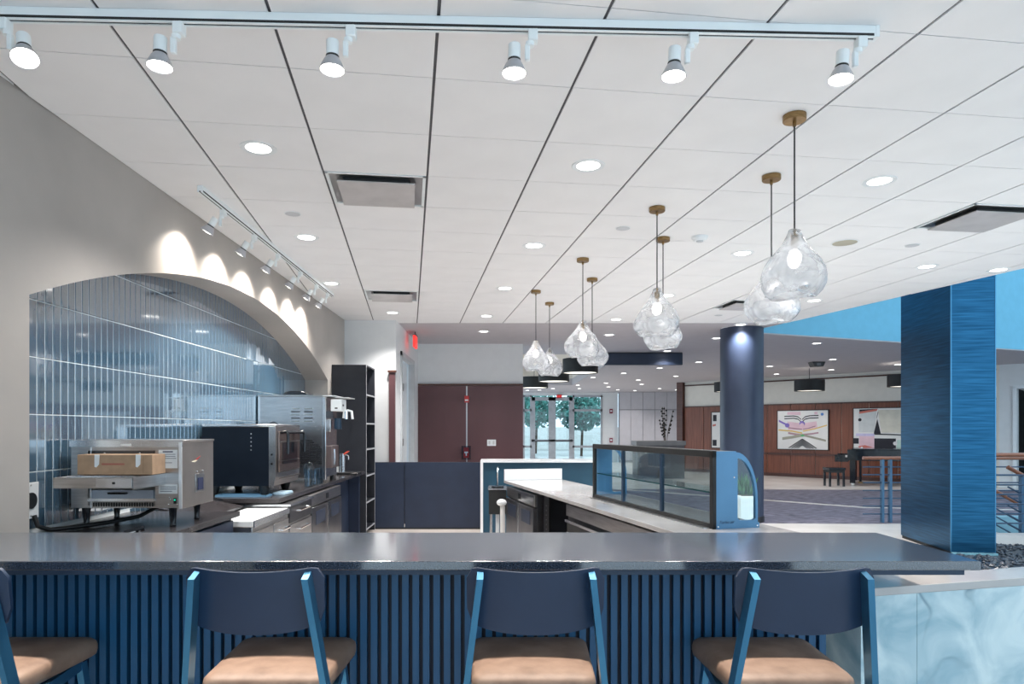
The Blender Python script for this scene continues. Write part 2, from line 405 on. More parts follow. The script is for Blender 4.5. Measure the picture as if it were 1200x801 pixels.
B(-1.525,SEAM-.012,12.76,12.8,.1,2.32).build('panel', brownpan, wb)
B(SEAM+.012,.49,12.76,12.8,.1,2.32).build('panel', brownpan, wb)
B(-1.525,.49,12.745,12.8,2.325,2.36).build('cap_rail', wood_dk, wb)
B(SEAM-.012,SEAM+.012,12.77,12.8,.1,2.32).build('metal_strip', steel, wb)
struct(B(-1.62,-1.53,9.93,9.995,0,2.34).build('trim_2', brownpan))
B(-1.635,-1.515,9.90,9.997,2.34,2.37).build('post_cap', wood_dk, bpy.data.objects['trim_2'])

# entrance wall (Y 30) with glazed doors
EY = 30.0
def ex(px): return (px-CX)*EY/F
def ez(py): return EYE-(py-CY)*EY/F
ent = MB()
ent.box(-3,ex(613),EY,EY+.3,0,CZ); ent.box(ex(613),ex(706),EY,EY+.3,ez(463),CZ); ent.box(ex(706),ex(724),EY,EY+.3,0,CZ)
struct(ent.build('wall_entrance', paint_white))
alu = mat('door_aluminium', (.42,.44,.47), .4, .4)
def window(name, x0, x1, z0, z1, bars, fw=.10):
    fr = MB().box(x0,x0+fw,EY-.02,EY+.08,z0,z1).box(x1-fw,x1,EY-.02,EY+.08,z0,z1).box(x0,x1,EY-.02,EY+.08,z1-fw,z1).box(x0,x1,EY-.02,EY+.08,z0,z0+fw)
    for zb in bars: fr.box(x0,x1,EY-.02,EY+.08,zb-.05,zb+.05)
    o = struct(fr.build(name, alu))
    zs = [z0]+sorted(bars)+[z1]
    for a, b in zip(zs, zs[1:]): B(x0+.02,x1-.02,EY+.02,EY+.03,a+.02,b-.02).build('pane', glass_t, o)
    return o
window('window_1', ex(613), ex(623), 0, ez(463), [ez(480.5), ez(523)], .07)
window('window_2', ex(671), ex(706), 0, ez(463), [ez(480.5), ez(523)], .08)
for n, a, b in (('door_2',623,647),('door_3',647,671)):
    o = window(n, ex(a), ex(b), 0, ez(465), [ez(516)], .22 if False else .16)
    B(ex(a)+.1, ex(b)-.1, EY-.10, EY-.06, ez(517.2), ez(515.6)).build('push_bar', steel_dk, o)
# panelled return wall right of the entrance
pw = struct(B(ex(724),8.8,29.6,29.9,0,CZ).build('wall_panelled', mat('panel_gap',(.30,.30,.33),.7)))
pm = mat('grey_wall_panel', (.56,.55,.59), .6, var=.02)
xs = [ex(x) for x in (724,737,751,765,779,793)]
for a, b in zip(xs, xs[1:]+[8.8]):
    if b <= a: continue
    B(a+.01,b-.01,29.57,29.6,.1,ez(480.6)).build('wall_panel', pm, pw)
    B(a+.01,b-.01,29.57,29.6,ez(480)+.01,CZ-.01).build('wall_panel', pm, pw)
# lobby wood wall
WA = math.atan2(-.727,.686); W0 = (6.6,23.5,0)
wl = struct(B(0,9.0,.03,.25,0,CZ).build('wall_lobby', cream, None, W0, WA))
for i in range(12):
    a, b = i*.745, (i+1)*.745
    B(a+.008,b-.008,0,.03,.1,.68).build('wood_panel', wood, wl, bevel=.004)
    B(a+.008,b-.008,0,.03,.74,2.24).build('wood_panel', wood, wl, bevel=.004)
B(0,8.94,-.03,.03,.68,.74).build('chair_rail', wood_dk, wl)
B(0,8.94,-.02,.03,2.24,2.28).build('cap_rail', wood_dk, wl)
B(0,8.94,-.03,.03,2.99,3.03).build('picture_rail', wood_dk, wl)
B(0,8.94,.01,.03,0,.1).build('baseboard', wood_dk, wl)
struct(B(-.25,-.02,-.1,.3,0,CZ).build('trim_3', wood_dk, None, W0, WA))
wr = struct(MB().box(9.0,9.35,.03,.25,0,CZ).box(9.35,11.2,.03,.25,2.5,CZ).box(11.2,16,.03,.25,0,CZ).build('wall_lobby_right', paint_white, None, W0, WA))
struct(MB().box(9.35,11.2,1.5,1.6,0,2.5).box(9.3,9.35,.25,1.6,0,2.5).box(11.2,11.25,.25,1.6,0,2.5).build('wall_alcove', matte_blk, None, W0, WA))
MB().box(9.28,9.36,-.02,.25,0,2.55).box(11.19,11.27,-.02,.25,0,2.55).box(9.28,11.27,-.02,.25,2.5,2.58).build('door_frame', white_pl, wr)
# stairwell
st = MB().box(6.5,12.5,10.43,10.6,-2.5,.12).box(6.5,12.5,8.6,8.77,-2.5,-.005).box(6.35,6.52,8.78,10.42,-2.5,-.005)
st.box(6.35,12.5,8.6,10.6,-2.7,-2.5)
struct(st.build('wall_stairwell', mat('stair_wall_blue',(.30,.55,.66),.6)))
struct(B(6.3,12.6,8.52,8.76,0,.13).build('trim_4', floortile))
for i in range(9): struct(B(7.0+.28*i,7.28+.28*i,8.75,10.45,-.4-.17*i,-.17*i-.01 if i else -.01).build('stair_step', kfloor))
# navy half wall at the end of the servery
hw = struct(B(-2.3,-.22,9.93,9.98,.08,1.0).build('wall_low', char_lam))
B(-2.28,(474-CX)*9.9/F-.006,9.905,9.93,.03,1.0).build('panel', navy_lam, hw)
B((474-CX)*9.9/F+.006,-.225,9.905,9.93,.03,1.0).build('panel', navy_lam, hw)
B(-2.28,-.22,9.915,9.98,0,.03).build('kick_strip', black, hw)

# ================================================================== BAR
bar = thing('bar_counter', 'long dark stone bar with blue slatted front and overhanging top', 'bar', (0,2.16,0))
BX0, BX1 = -2.295, 1.57
B(BX0,BX1,0,.60,1.04,1.07).build('bar_top', navy_top, bar, bevel=.003)
B(BX0,1.54,.035,.56,1.018,1.04).build('support_plate', mat('plate_navy',(.02,.045,.09),.5), bar)
B(BX0,1.185,.262,.56,0,1.018).build('body', navy_dark, bar)
B(BX0,1.185,.236,.262,.985,1.018).build('head_strip', navy_lam, bar)
B(BX0,1.185,.236,.262,0,.06).build('kick_strip', navy_dark, bar)
PIT = .0376; sm = B(-.0118,.0118,.238,.262,.06,.985).mesh('slat'); sm.materials.append(navy_slat)
n = int((1.185-BX0)/PIT)
for i in range(n): link('slat', sm, None, bar, (1.172-PIT*i, 0, 0))

# stools
def make_stool():
    t = thing('bar_stool', 'x', 'stool')
    # seat: rounded cushion, local y = away from camera, origin on floor at seat centre
    def seat_outline(s=1.0):
        pts = []
        for a, b, r in ((-.185,-.205,.05),(.185,-.205,.05),(.20,.205,.045),(-.20,.205,.045)):
            cx, cy = (abs(a)-r)*(1 if a>0 else -1), (abs(b)-r)*(1 if b>0 else -1)
            st_ = {(-1,-1):180,(1,-1):270,(1,1):0,(-1,1):90}[(1 if a>0 else -1, 1 if b>0 else -1)]
            for k in range(6):
                an = R(st_+18*k); pts.append(((cx+r*math.cos(an))*s, (cy+r*math.sin(an))*s))
        return pts
    m = MB(); lev = [(.93,.715),(.985,.722),(1.0,.735),(1.0,.750),(.985,.763),(.94,.772),(.80,.779),(.5,.783),(.2,.785)]
    n = len(seat_outline())
    for s_, z in lev: m.v += [(x, y, z - .012*(y/.2)*0) for x, y in seat_outline(s_)]
    for k in range(len(lev)-1):
        for i in range(n):
            j = (i+1) % n; m.f.append([k*n+i, k*n+j, (k+1)*n+j, (k+1)*n+i])
    m.f.append(list(range(n))[::-1]); m.f.append(list(range((len(lev)-1)*n, len(lev)*n)))
    m.build('seat', leather, t, smooth=60)
    MB().box(-.165,.165,-.175,.175,.695,.714).build('seat_base', chair_bl, t, bevel=.005)
    # backrest: curved plywood shell
    m = MB(); nu, nv, th = 24, 8, .012
    def shell(u, v, off):
        x = (u*2-1)
        half = .202 - .006*v
        # outline: rounded corners, sagging top, bulging bottom
        zt = 1.112 - .013*(1-abs(x)**2.0) - .035*max(0, (abs(x)-.86)/.14)**2.2
        zb = .918 + .030*abs(x)**2.5 + .040*max(0, (abs(x)-.90)/.10)**2
        z = zb + (zt-zb)*v
        xx = half*x*(1 - .035*(1-v)*1.0)
        y = -.245 + .045*(1-x*x)*-1 + .035 - (z-.92)*.14
        y = -.225 - .035*(1-x*x) - (z-.92)*.14
        return (xx, y+off, z)
    for off in (0, th):
        for j in range(nv+1):
            for i in range(nu+1): m.v.append(shell(i/nu, j/nv, off))
    W_ = nu+1; o2 = W_*(nv+1)
    for j in range(nv):
        for i in range(nu):
            a = j*W_+i; m.f.append([a,a+1,a+W_+1,a+W_]); m.f.append([o2+a,o2+a+W_,o2+a+W_+1,o2+a+1])
    rim = [j for j in range(W_)] + [W_*k+nu for k in range(1,nv+1)] + [W_*nv+i for i in range(nu-1,-1,-1)] + [W_*k for k in range(nv-1,0,-1)]
    for a, b in zip(rim, rim[1:]+rim[:1]): m.f.append([a,b,o2+b,o2+a])
    m.build('backrest', chair_bl, t, smooth=50)
    for s_ in (-1, 1):
        # rear leg running up to the backrest, flat bar
        m = MB()
        path = [(.262,-.30,0),(.200,-.225,.74),(.156,-.278,1.085)]
        for (xa, ya, za) in path:
            c = .009; d = .026
            m.v += [(s_*xa-c, ya-d, za+.0), (s_*xa+c, ya-d, za), (s_*xa+c, ya+d*.6, za+(.015 if za>1 else 0)), (s_*xa-c, ya+d*.6, za+(.015 if za>1 else 0))]
        for k in range(2):
            for i in range(4):
                j = (i+1) % 4; m.f.append([k*4+i, k*4+j, k*4+4+j, k*4+4+i])
        m.f.append([3,2,1,0]); m.f.append([8,9,10,11])
        m.build('rear_leg', chair_mt, t)
        MB().bar((s_*.225,.21,0),(s_*.155,.15,.70),.022,.030).build('front_leg', chair_mt, t)
        MB().bar((s_*.185,.175,.40),(s_*.185,.175,.40),.02,.02)
        MB().add([(s_*.238-.008,-.262,.25),(s_*.238+.008,-.262,.25),(s_*.238+.008,-.262,.28),(s_*.238-.008,-.262,.28),
                  (s_*.20-.008,.19,.25),(s_*.20+.008,.19,.25),(s_*.20+.008,.19,.28),(s_*.20-.008,.19,.28)],
                 [(0,1,2,3),(7,6,5,4),(0,4,5,1),(1,5,6,2),(2,6,7,3),(3,7,4,0)]).build('side_stretcher', chair_mt, t)
        MB().add([(s_*.205-.008,-.22,.675),(s_*.205+.008,-.22,.675),(s_*.205+.008,-.22,.71),(s_*.205-.008,-.22,.71),
                  (s_*.155-.008,.16,.675),(s_*.155+.008,.16,.675),(s_*.155+.008,.16,.71),(s_*.155-.008,.16,.71)],
                 [(0,1,2,3),(7,6,5,4),(0,4,5,1),(1,5,6,2),(2,6,7,3),(3,7,4,0)]).build('side_rail', chair_mt, t)
    B(-.20,.20,.185,.20,.25,.285).build('footrest', chair_mt, t)
    B(-.195,.195,-.225,-.21,.68,.71).build('cross_rail', chair_mt, t)
    return t
proto = make_stool()
for i, (x, lab) in enumerate(((-1.585,'navy and tan bar stool cut off by the left edge of the picture'),
        (-.688,'navy and tan bar stool, second from the left at the bar'),
        (.108,'navy and tan bar stool, third from the left at the bar'),
        (.872,'navy and tan bar stool nearest the daylight-tinted marble counter end'))):
    o = proto if i == 0 else copy_tree(proto)
    o.location = (x, 2.135, 0); tag(o, lab, 'stool', 'stools along the bar')

# ================================================================== TRACK LIGHTS
def track_head(loc, aim, label, group, power, arm=1, cone=64):
    """loc on the track, aim = direction vector of the lamp"""
    t = thing('track_light', label, 'spotlight', loc, 0, group)
    B(-.019,.019,-.022,.022,-.045,.0).build('adapter', white_mt, t, bevel=.004)
    MB().cyl((arm*-.012,0,-.045),(arm*-.012,0,-.062),.017).build('swivel', white_mt, t, smooth=40)
    d = Vector(aim).normalized()
    pivot = Vector((arm*-.028,0,-.088)); sx = Vector((arm*-.046,0,0))
    B(min(arm*-.012,arm*-.032)-.0,max(arm*-.012,arm*-.032),-.011,.011,-.118,-.056).build('arm', white_mt, t, bevel=.004)
    c = pivot + sx
    top = c - d*.035
    MB().cyl(top, top+d*.062, .025, .025, 20).build('socket', white_mt, t, smooth=40, bevel=.003)
    p1 = top + d*.062
    MB().cyl(p1, p1+d*.008, .026, .026, 20).build('collar', black, t, smooth=40)
    p2 = p1 + d*.008; p3 = p2 + d*.05
    m = MB(); q = d.to_track_quat('Z','Y')
    m.lathe([(.026,0),(.034,.012),(.043,.032),(.050,.050),(.047,.050),(.024,.002)], 24, close=True)
    m.v = [tuple(q @ Vector(v) + p2) for v in m.v]
    m.build('reflector', reflector, t, smooth=40)
    m = MB().lathe([(.0001,.052),(.03,.050),(.0475,.044)], 24)
    m.f = [f for f in m.f if len(f) == 4]
    m.v = [tuple(q @ Vector(v) + p2) for v in m.v]
    m.build('lamp_face', bulbglow, t, smooth=60)
    li = bpy.data.lights.new('spot_lamp', 'SPOT'); li.energy = power; li.color = (1,.89,.78); li.spot_size = R(cone); li.spot_blend = 1.0; li.shadow_soft_size = .03
    lo = bpy.data.objects.new('spot_lamp', li); COL.objects.link(lo); lo.parent = t
    lo.location = p2 + d*.062; lo.rotation_euler = (-d).to_track_quat('Z','Y').to_euler()
    return t
tr1 = thing('light_track', 'long white ceiling track crossing the top of the picture', 'light track', (0,2.62,CZ-.045))
ta, tb = (-2.1,-.045), (1.53,.085)
tang = math.atan2(tb[1]-ta[1], tb[0]-ta[0]); tl = math.hypot(tb[0]-ta[0], tb[1]-ta[1])
def track_part(parent, org, ang, length):
    o = B(0,length,-.018,.018,.004,.042).build('rail', white_mt, parent, org, ang)
    o2 = B(0.01,length-.01,-.019,-.0165,-.0,.010).build('slot', matte_blk, o)
    B(0,length,-.018,-.006,-.004,.004).build('lip', white_mt, o); B(0,length,.006,.018,-.004,.004).build('lip', white_mt, o)
    B(0,length,-.006,.006,-.001,.004).build('channel', matte_blk, o)
    B(length-.002,length+.012,-.02,.02,-.004,.043).build('end_cap', white_mt, o)
track_part(tr1, (ta[0],ta[1],0), tang, tl)
for px, aim, nm in ((14,(.30,-.35,-1),'first track spotlight at the left end, tilted towards the wall corner'),
        (212,(.0,-.05,-1),'second track spotlight from the left on the long track'),
        (411,(.0,-.05,-1),'third track spotlight from the left on the long track'),
        (625,(-.01,-.05,-1),'fourth track spotlight from the left on the long track'),
        (817,(-.05,-.05,-1),'fifth track spotlight, last but one on the long track'),
        (1022,(-.10,-.05,-1),'last track spotlight at the right end of the long track')):
    x = (px-CX)*2.62/F; y = 2.62+ta[1]+(x-ta[0])*math.tan(tang)
    track_head((x,y,CZ-.045), aim, nm, 'spotlights on the long track', P_TRACK, -1 if px < 20 else 1)
tr2 = thing('light_track', 'short white ceiling track running beside the plaster wall above the arch', 'light track', (-1.99,4.45,CZ-.045))
track_part(tr2, (0,0,0), R(90), 3.55)
for i, y in enumerate((4.83,5.45,6.04,6.72,7.32,7.8)):
    track_head((-1.99,y,CZ-.045), (-.65,.0,-1), ('nearest','second','third','fourth','fifth','farthest')[i]+' spotlight on the track beside the plaster arch wall', 'spotlights above the arch', P_WASH, 1, 125)

# ================================================================== DOWNLIGHTS
def make_down(r=.10):
    t = thing('recessed_downlight', 'x', 'downlight')
    MB().lathe([(r*.72,-.002),(r,-.004),(r*1.04,-.001),(r*1.04,.002),(r*.72,.001)], 28, close=True).build('trim_ring', white_pl, t, smooth=30)
    MB().lathe([(.0001,-.0015),(r*.72,-.0015),(r*.72,.0)], 28).build('lamp_lens', lampglow, t)
    li = bpy.data.lights.new('down_lamp', 'SPOT'); li.energy = P_DOWN; li.color = (1,.955,.92); li.spot_size = R(125); li.spot_blend = .6; li.shadow_soft_size = .07
    lo = bpy.data.objects.new('down_lamp', li); COL.objects.link(lo); lo.parent = t; lo.location = (0,0,-.02)
    return t
dproto = make_down()
first = [True]
LOBBY_LAMP = next(c for c in dproto.children if c.type == 'LIGHT').data.copy(); LOBBY_LAMP.energy = P_LOBBY
def down(x, y, label, group, scale=1):
    if first[0]: o = dproto; first[0] = False
    else: o = copy_tree(dproto)
    if group.startswith('lobby'):
        for c in o.children:
            if c.type == 'LIGHT': c.data = LOBBY_LAMP
    o.location = (x, y, CZ-.002); o.scale = (scale,)*3; tag(o, label, 'downlight', group)
def on_ceil(px, py): y = (CZ-EYE)*F/(CY-py); return (px-CX)*y/F, y
near = [(303,172,'left of the large square vent near the arch wall'),(685,196,'in the middle of the ceiling, largest between the vent and the pendants'),
    (1025,218,'right of the biggest glass pendant'),(358,277,'beside the short track above the arch, behind the square vent'),
    (624,289,'in the middle of the ceiling, left of the second pendant pair'),(866,300,'left of the nearest pendant pair at globe height'),
    (1086,312,'right of the pendants, before the black column'),(390,333,'behind the far end of the short track'),
    (588,339,'left of the third pendant pair'),(1170,316,'at the right ceiling edge above the blue column'),
    (460,366,'just before the dark shelf cabinet behind the small vent'),(570,370,'near the back edge of the tile ceiling in the middle'),
    (954,352,'at the ceiling edge right of the near pendants'),(722,374,'behind the third pendant pair'),(782,346,'behind the second pendant pair'),
    (868,380,'directly above the round column'),(853,384,'at the ceiling edge left of the round column')]
for i, (px, py, lab) in enumerate(near):
    x, y = on_ceil(px, py)
    k, j = cell_of(x, y); mx, my = cell_mid(k, j)
    if abs(mx-x)+abs(my-y) < .3 and i < 10: x, y = mx, my
    down(x, y, 'white recessed downlight '+lab, 'downlights in the tile ceiling')
far = [(567,388),(561,404),(714,392),(782,411),(840,396),(957,402),(976,421),(974,433),(902,429),(910,438),(819,424),(792,440.5),(773,431),(731,437),(695,442),
       (710,448.6),(748,445),(752,450),(713,453),(724,456.5),(773,455),(793,456.5),(679,455),(677,451),(648,455),(632,456.6),(744,457.3),(618,457),(1052,427)]
FARLAB = {567:'small lobby downlight just beyond the tile ceiling over the brown wall',561:'small lobby downlight closest to the white back wall',714:'small lobby downlight between the second and third pendant pairs',
  782:'small lobby downlight under the second pendant pair before the navy bulkhead',840:'small lobby downlight just left of the round column head',957:'small lobby downlight at the atrium edge right of the round column',
  976:'small lobby downlight right of the black ceiling device',974:'small lobby downlight above right of the wall side drum lamp',902:'small lobby downlight right of the round column, upper of two',910:'small lobby downlight right of the round column, lower of two',
  819:'small lobby downlight left of the round column past the navy bulkhead',1052:'small lobby downlight at the left edge of the square column',773.5:''}
for px, py in far:
    x, y = on_ceil(px, py)
    if .15 < x < 2.85 and 14.5 < y < 25.1: continue
    lab = FARLAB.get(px, 'tiny recessed downlight in the crowded lobby ceiling towards the entrance doors')
    down(x, min(y, 28.9), lab, 'lobby downlights')

# small ceiling fittings
def disc(name, label, cat, px, py, r, h, m, cap=None):
    x, y = on_ceil(px, py)
    t = thing(name, label, cat, (x, y, CZ-.002))
    MB().lathe([(.0001,-h),(r*.7,-h),(r,-h*.5),(r,0)], 24).build('cover', m, t, smooth=35)
    MB().lathe([(r*1.0,-.003),(r*1.12,-.002),(r*1.12,0),(r*1.0,0)], 24, close=True).build('rim', white_pl, t)
    if cap: MB().lathe([(.0001,-h-.012),(r*.4,-h-.010),(r*.45,-h)], 16).build('sensor', cap, t, smooth=40)
grey_pl = mat('grey_cover', (.55,.57,.60), .5)
disc('ceiling_cover', 'small grey round cover behind the large square vent near the arch', 'cover', 343, 250, .055, .008, grey_pl)
disc('ceiling_cover', 'small grey round cover left of the second pendant pair', 'cover', 730, 267, .055, .008, grey_pl)
disc('ceiling_cover', 'small grey round cover left of the right hand ceiling vent', 'cover', 1069, 287, .055, .008, grey_pl)
disc('smoke_detector', 'white smoke detector between the second and nearest pendant pairs', 'detector', 820, 277, .065, .035, white_pl, grey_pl)
disc('ceiling_speaker', 'flat beige round speaker right of the nearest glass pendant', 'speaker', 990, 284, .10, .006, mat('beige_cover',(.42,.40,.32),.6))
disc('ceiling_cover', 'small grey round cover before the round column in the ceiling', 'cover', 842, 369, .055, .008, grey_pl)

# ================================================================== GLASS PENDANTS
def globe_mesh(seed):
    rnd = random.Random(seed)
    ph = [rnd.uniform(0,6.28) for _ in range(8)]; tilt = rnd.uniform(-.12,.12); ta_ = rnd.uniform(0,6.28)
    prof = [(.030,.345),(.034,.330),(.046,.305),(.066,.270),(.098,.230),(.132,.190),(.156,.145),(.166,.105),(.160,.065),(.140,.032),(.118,.010),(.108,.000)]
    def ring(r, z, n=48, inset=0):
        out = []
        for i in range(n):
            t = 2*math.pi*i/n
            k = min(1, r/.12)
            dr = 1 + k*(.045*math.sin(2*t+ph[0]+z*9) + .030*math.sin(3*t+ph[1]-z*14) + .018*math.sin(5*t+ph[2]+z*20))
            rr = r*dr - inset
            out.append((rr*math.cos(t)+tilt*(.345-z)*.25*math.cos(ta_), rr*math.sin(t)+tilt*(.345-z)*.25*math.sin(ta_), z+k*.008*math.sin(2*t+ph[3])))
        return out
    m = MB(); n = 48; rows = []
    for r, z in prof: rows.append(ring(r, z))
    for r, z in reversed(prof): rows.append(ring(max(.012, r), z+(.012 if z < .02 else 0), inset=.010 if r > .04 else .006))
    for rw in rows: m.v += rw
    K = len(rows)
    for k in range(K):
        k2 = (k+1) % K
        for i in range(n):
            j = (i+1) % n; m.f.append([k*n+i, k*n+j, k2*n+j, k2*n+i])
    return m
pend = [(931,139,'biggest and nearest clear glass pendant, hanging right of its pair'),(904,209,'clear glass pendant behind and below the biggest one'),
        (770,246,'nearer clear glass pendant of the second pair'),(777,281,'clear glass pendant half hidden behind the nearer one of the second pair'),
        (683,305,'nearer clear glass pendant of the third pair, before the black drum lamp'),(694,328,'clear glass pendant half hidden behind the nearer one of the third pair'),
        (628,342,'nearer clear glass pendant of the farthest pair, leftmost of all'),(644,356,'clear glass pendant right and behind in the farthest pair')]
for i, (px, py, lab) in enumerate(pend):
    y = (CZ-.02-EYE)*F/(CY-py); x = (px-CX)*y/F
    t = thing('glass_pendant', lab, 'pendant lamp', (x, y, 0), random.uniform(0,6), 'wavy clear glass pendants')
    MB().lathe([(.0001,CZ-.034),(.055,CZ-.034),(.058,CZ-.030),(.058,CZ-.003),(.0001,CZ-.003)], 28).build('canopy', brass, t, smooth=30)
    MB().cyl((0,0,CZ-.06),(0,0,CZ-.034),.009).build('cord_grip', brass, t, smooth=40)
    B0 = 2.185
    MB().cyl((0,0,B0+.335),(0,0,CZ-.055),.0042,n=8).build('cord', black, t, smooth=40)
    MB().cyl((0,0,B0+.25),(0,0,B0+.318),.017,n=20).build('socket', brass, t, smooth=40)
    MB().cyl((0,0,B0+.318),(0,0,B0+.35),.006,n=10).build('stem', brass, t, smooth=40)
    MB().sphere((0,0,B0+.195),.034,14,(1,1,1.35)).build('bulb', pendglow, t, smooth=80)
    g = globe_mesh(i+3); g.v = [(a,b,c+B0) for a,b,c in g.v]; g.build('glass_globe', pendant_glass, t, smooth=80)

# ================================================================== LEFT BACK COUNTER
CT = .915
c1 = thing('back_counter', 'dark stone worktop under the conveyor oven beside the arch', 'counter', (-2.2,2.78,0))
B(-.395,.37,.5,1.95,CT-.035,CT).build('worktop', dark_stone, c1, bevel=.002)
B(-.395+.3,.37,.0,.5,CT-.035,CT).build('worktop', dark_stone, c1)
B(-.08,.32,.02,1.92,.08,CT-.035).build('cabinet_body', char_lam, c1)
for i in range(3): B(.32,.338,.04+.63*i,.65+.63*i,.1,CT-.06).build('cabinet_door', navy_lam, c1, bevel=.002)
B(-.06,.28,.04,1.9,0,.08).build('kick_strip', black, c1)
c2 = thing('back_counter', 'dark stone worktop under the black oven and coffee machine', 'counter', (-2.2,5.57,0))
MB().prism([(-.10,0),(.37,0),(.37,3.62),(-.095,3.62),(-.095,3.43),(-.395,3.43),(-.395,.25)],'z',CT-.04,CT).build('worktop', dark_stone, c2, bevel=.002)
B(-.09,.16,2.1,3.62,.0,CT-.04).build('back_panel', navy_lam, c2)
B(-.09,.30,3.55,3.62,.0,CT-.04).build('end_panel', navy_lam, c2)
B(-.395,-.33,.3,3.4,0,CT-.04).build('wall_support', char_lam, c2)
# prep table with cutting board
pt = thing('prep_table', 'stainless prep table with white cutting board between the dark worktops', 'prep table', (-1.75,4.745,0))
B(-.40,0,0,.80,.12,.80).build('body', steel, pt, bevel=.004)
B(-.34,.01,.0,.80,.80,.838).build('cutting_board', white_pl, pt, bevel=.003)
B(.010,.018,.0,.80,.796,.84).build('front_edge', steel_lt, pt)
MB().add([(-.80,.06,.93),(-.80,.78,.93),(-.36,.78,.845),(-.36,.06,.845),(-.80,.06,.945),(-.80,.78,.945),(-.36,.78,.86),(-.36,.06,.86)],
   [(0,1,2,3),(7,6,5,4),(0,4,5,1),(1,5,6,2),(2,6,7,3),(3,7,4,0)]).build('slanted_lid', dark_stone, pt)
B(-.80,-.40,0,.80,.12,.84).build('rail_body', steel_dk, pt)
d = B(.0,.018,.02,.40,.14,.76).build('door', steel, pt, bevel=.003); MB().tube([(.02,.06,.66),(.05,.06,.66),(.05,.18,.66),(.02,.18,.66)],.008).build('handle', chrome, d, smooth=40)
d = B(.0,.018,.42,.78,.14,.76).build('door', steel, pt, bevel=.003); MB().tube([(.02,.50,.70),(.055,.50,.70),(.055,.68,.70),(.02,.68,.70)],.010).build('handle', chrome, d, smooth=40)
for y in (.05,.75):
    for x in (-.75,-.04): MB().cyl((x,y,0),(x,y,.12),.02).build('leg', chrome, pt, smooth=40)
dr = thing('drawer_unit', 'stainless drawer unit with bar handle next to the cutting board', 'drawer unit', (-1.77,5.60,0))
B(-.45,0,0,.70,.1,.845).build('body', steel, dr, bevel=.004); B(-.45,.03,0,.70,.845,.862).build('top', steel_lt, dr)
for z0, z1 in ((.70,.84),(.42,.68),(.12,.40)):
    q = B(0,.018,.02,.68,z0,z1).build('drawer', steel if z1 < .8 else steel_dk, dr, bevel=.003)
    MB().tube([(.02,.2,z1-.05),(.05,.2,z1-.05),(.05,.5,z1-.05),(.02,.5,z1-.05)],.009).build('handle', chrome, q, smooth=40)
for x in (-.4,-.05):
    for y in (.05,.65): MB().cyl((x,y,0),(x,y,.1),.02).build('leg', black, dr)
def fridge(name, label, loc, rotz, W, D, H, ndoor, side=1):
    """front faces local +x (side=1) or -x; W along local y"""
    t = thing(name, label, 'refrigerator', loc, rotz)
    f = side
    def bx(a, b, *r): return B(min(f*a,f*b), max(f*a,f*b), *r)
    bx(-D,0,0,W,.12,H).build('body', steel_dk, t, bevel=.004)
    bx(0,.03,0,W,H-.11,H).build('top_band', steel, t, bevel=.004)
    bx(.03,.034,W*.46,W*.54,H-.085,H-.03).build('badge', black, t)
    for i in range(ndoor):
        a, b = W*i/ndoor+.008, W*(i+1)/ndoor-.008
        q = bx(0,.04,a,b,.14,H-.125).build('door', mat('door_steel',(.15,.15,.165),.30,.9,var=.1), t, bevel=.004)
        bx(.0401,.044,a+.2*(b-a),a+.8*(b-a),H-.30,H-.17).build('recessed_handle', navy_lam, q, bevel=.01)
        bx(.02,.048,a if i else b-.014,a+.014 if i else b,.14,H-.125).build('edge_strip', steel_lt, q)
    for y in (.06,W-.06):
        for x in (-D+.06,-.05): MB().cyl((f*x,y,0),(f*x,y,.12),.025).build('caster', black, t)
    return t
fridge('undercounter_fridge', 'stainless two door undercounter fridge below the coffee machine worktop', (-1.81,6.36,0), 0, 1.2, .20, .862, 2)

# shelf cabinet
sh = thing('shelf_cabinet', 'tall charcoal open shelf cabinet at the end of the back counter', 'cabinet', (-2.295,9.22,0))
SD, SWd, SHh = .475, .66, 2.385
B(0,SD,0,.02,.0,SHh).build('side_panel', char_lam, sh); B(0,SD,SWd-.02,SWd,0,SHh).build('side_panel', char_lam, sh)
B(0,.02,.02,SWd-.02,0,SHh).build('back_panel', char_lam, sh); B(.02,SD,.02,SWd-.02,SHh-.02,SHh).build('top', char_lam, sh)
edgeg = mat('shelf_edge', (.40,.42,.45), .5)
for z in (.1,.47,.84,1.21,1.57,1.97):
    q = B(.02,SD-.004,.02,SWd-.02,z-.011,z+.011).build('shelf', char_lam, sh); B(SD-.004,SD,.02,SWd-.02,z-.011,z+.011).build('edge_band', edgeg, q)
B(SD,SD+.003,0,.02,0,SHh).build('edge_band', edgeg, sh); B(SD,SD+.003,SWd-.02,SWd,0,SHh).build('edge_band', edgeg, sh)

# wall outlet
ol = thing('wall_outlet', 'white wall outlet with round black socket on the blue tiles', 'outlet', (TX+.0075,3.70,1.10))
B(0,.008,-.065,.065,-.10,.10).build('plate', white_pl, ol, bevel=.002); MB().cyl((.008,0,.0),(.014,0,.0),.045,n=24).build('socket', black, ol, smooth=40)
for z in (-.085,.085): MB().cyl((.008,0,z),(.010,0,z),.005,n=8).build('screw', steel, ol)
# power cord
tag(MB().tube([(-2.59,3.72,CT+.10),(-2.57,3.72,CT+.04),(-2.52,3.75,CT+.016),(-2.45,3.85,CT+.016),(-2.36,4.02,CT+.018),(-2.27,4.22,CT+.03),(-2.2,4.37,CT+.09),(-2.16,4.40,CT+.14)],.013,10).build('power_cord', black, smooth=50), 'thick black power cord curling behind the conveyor oven legs', 'cord')

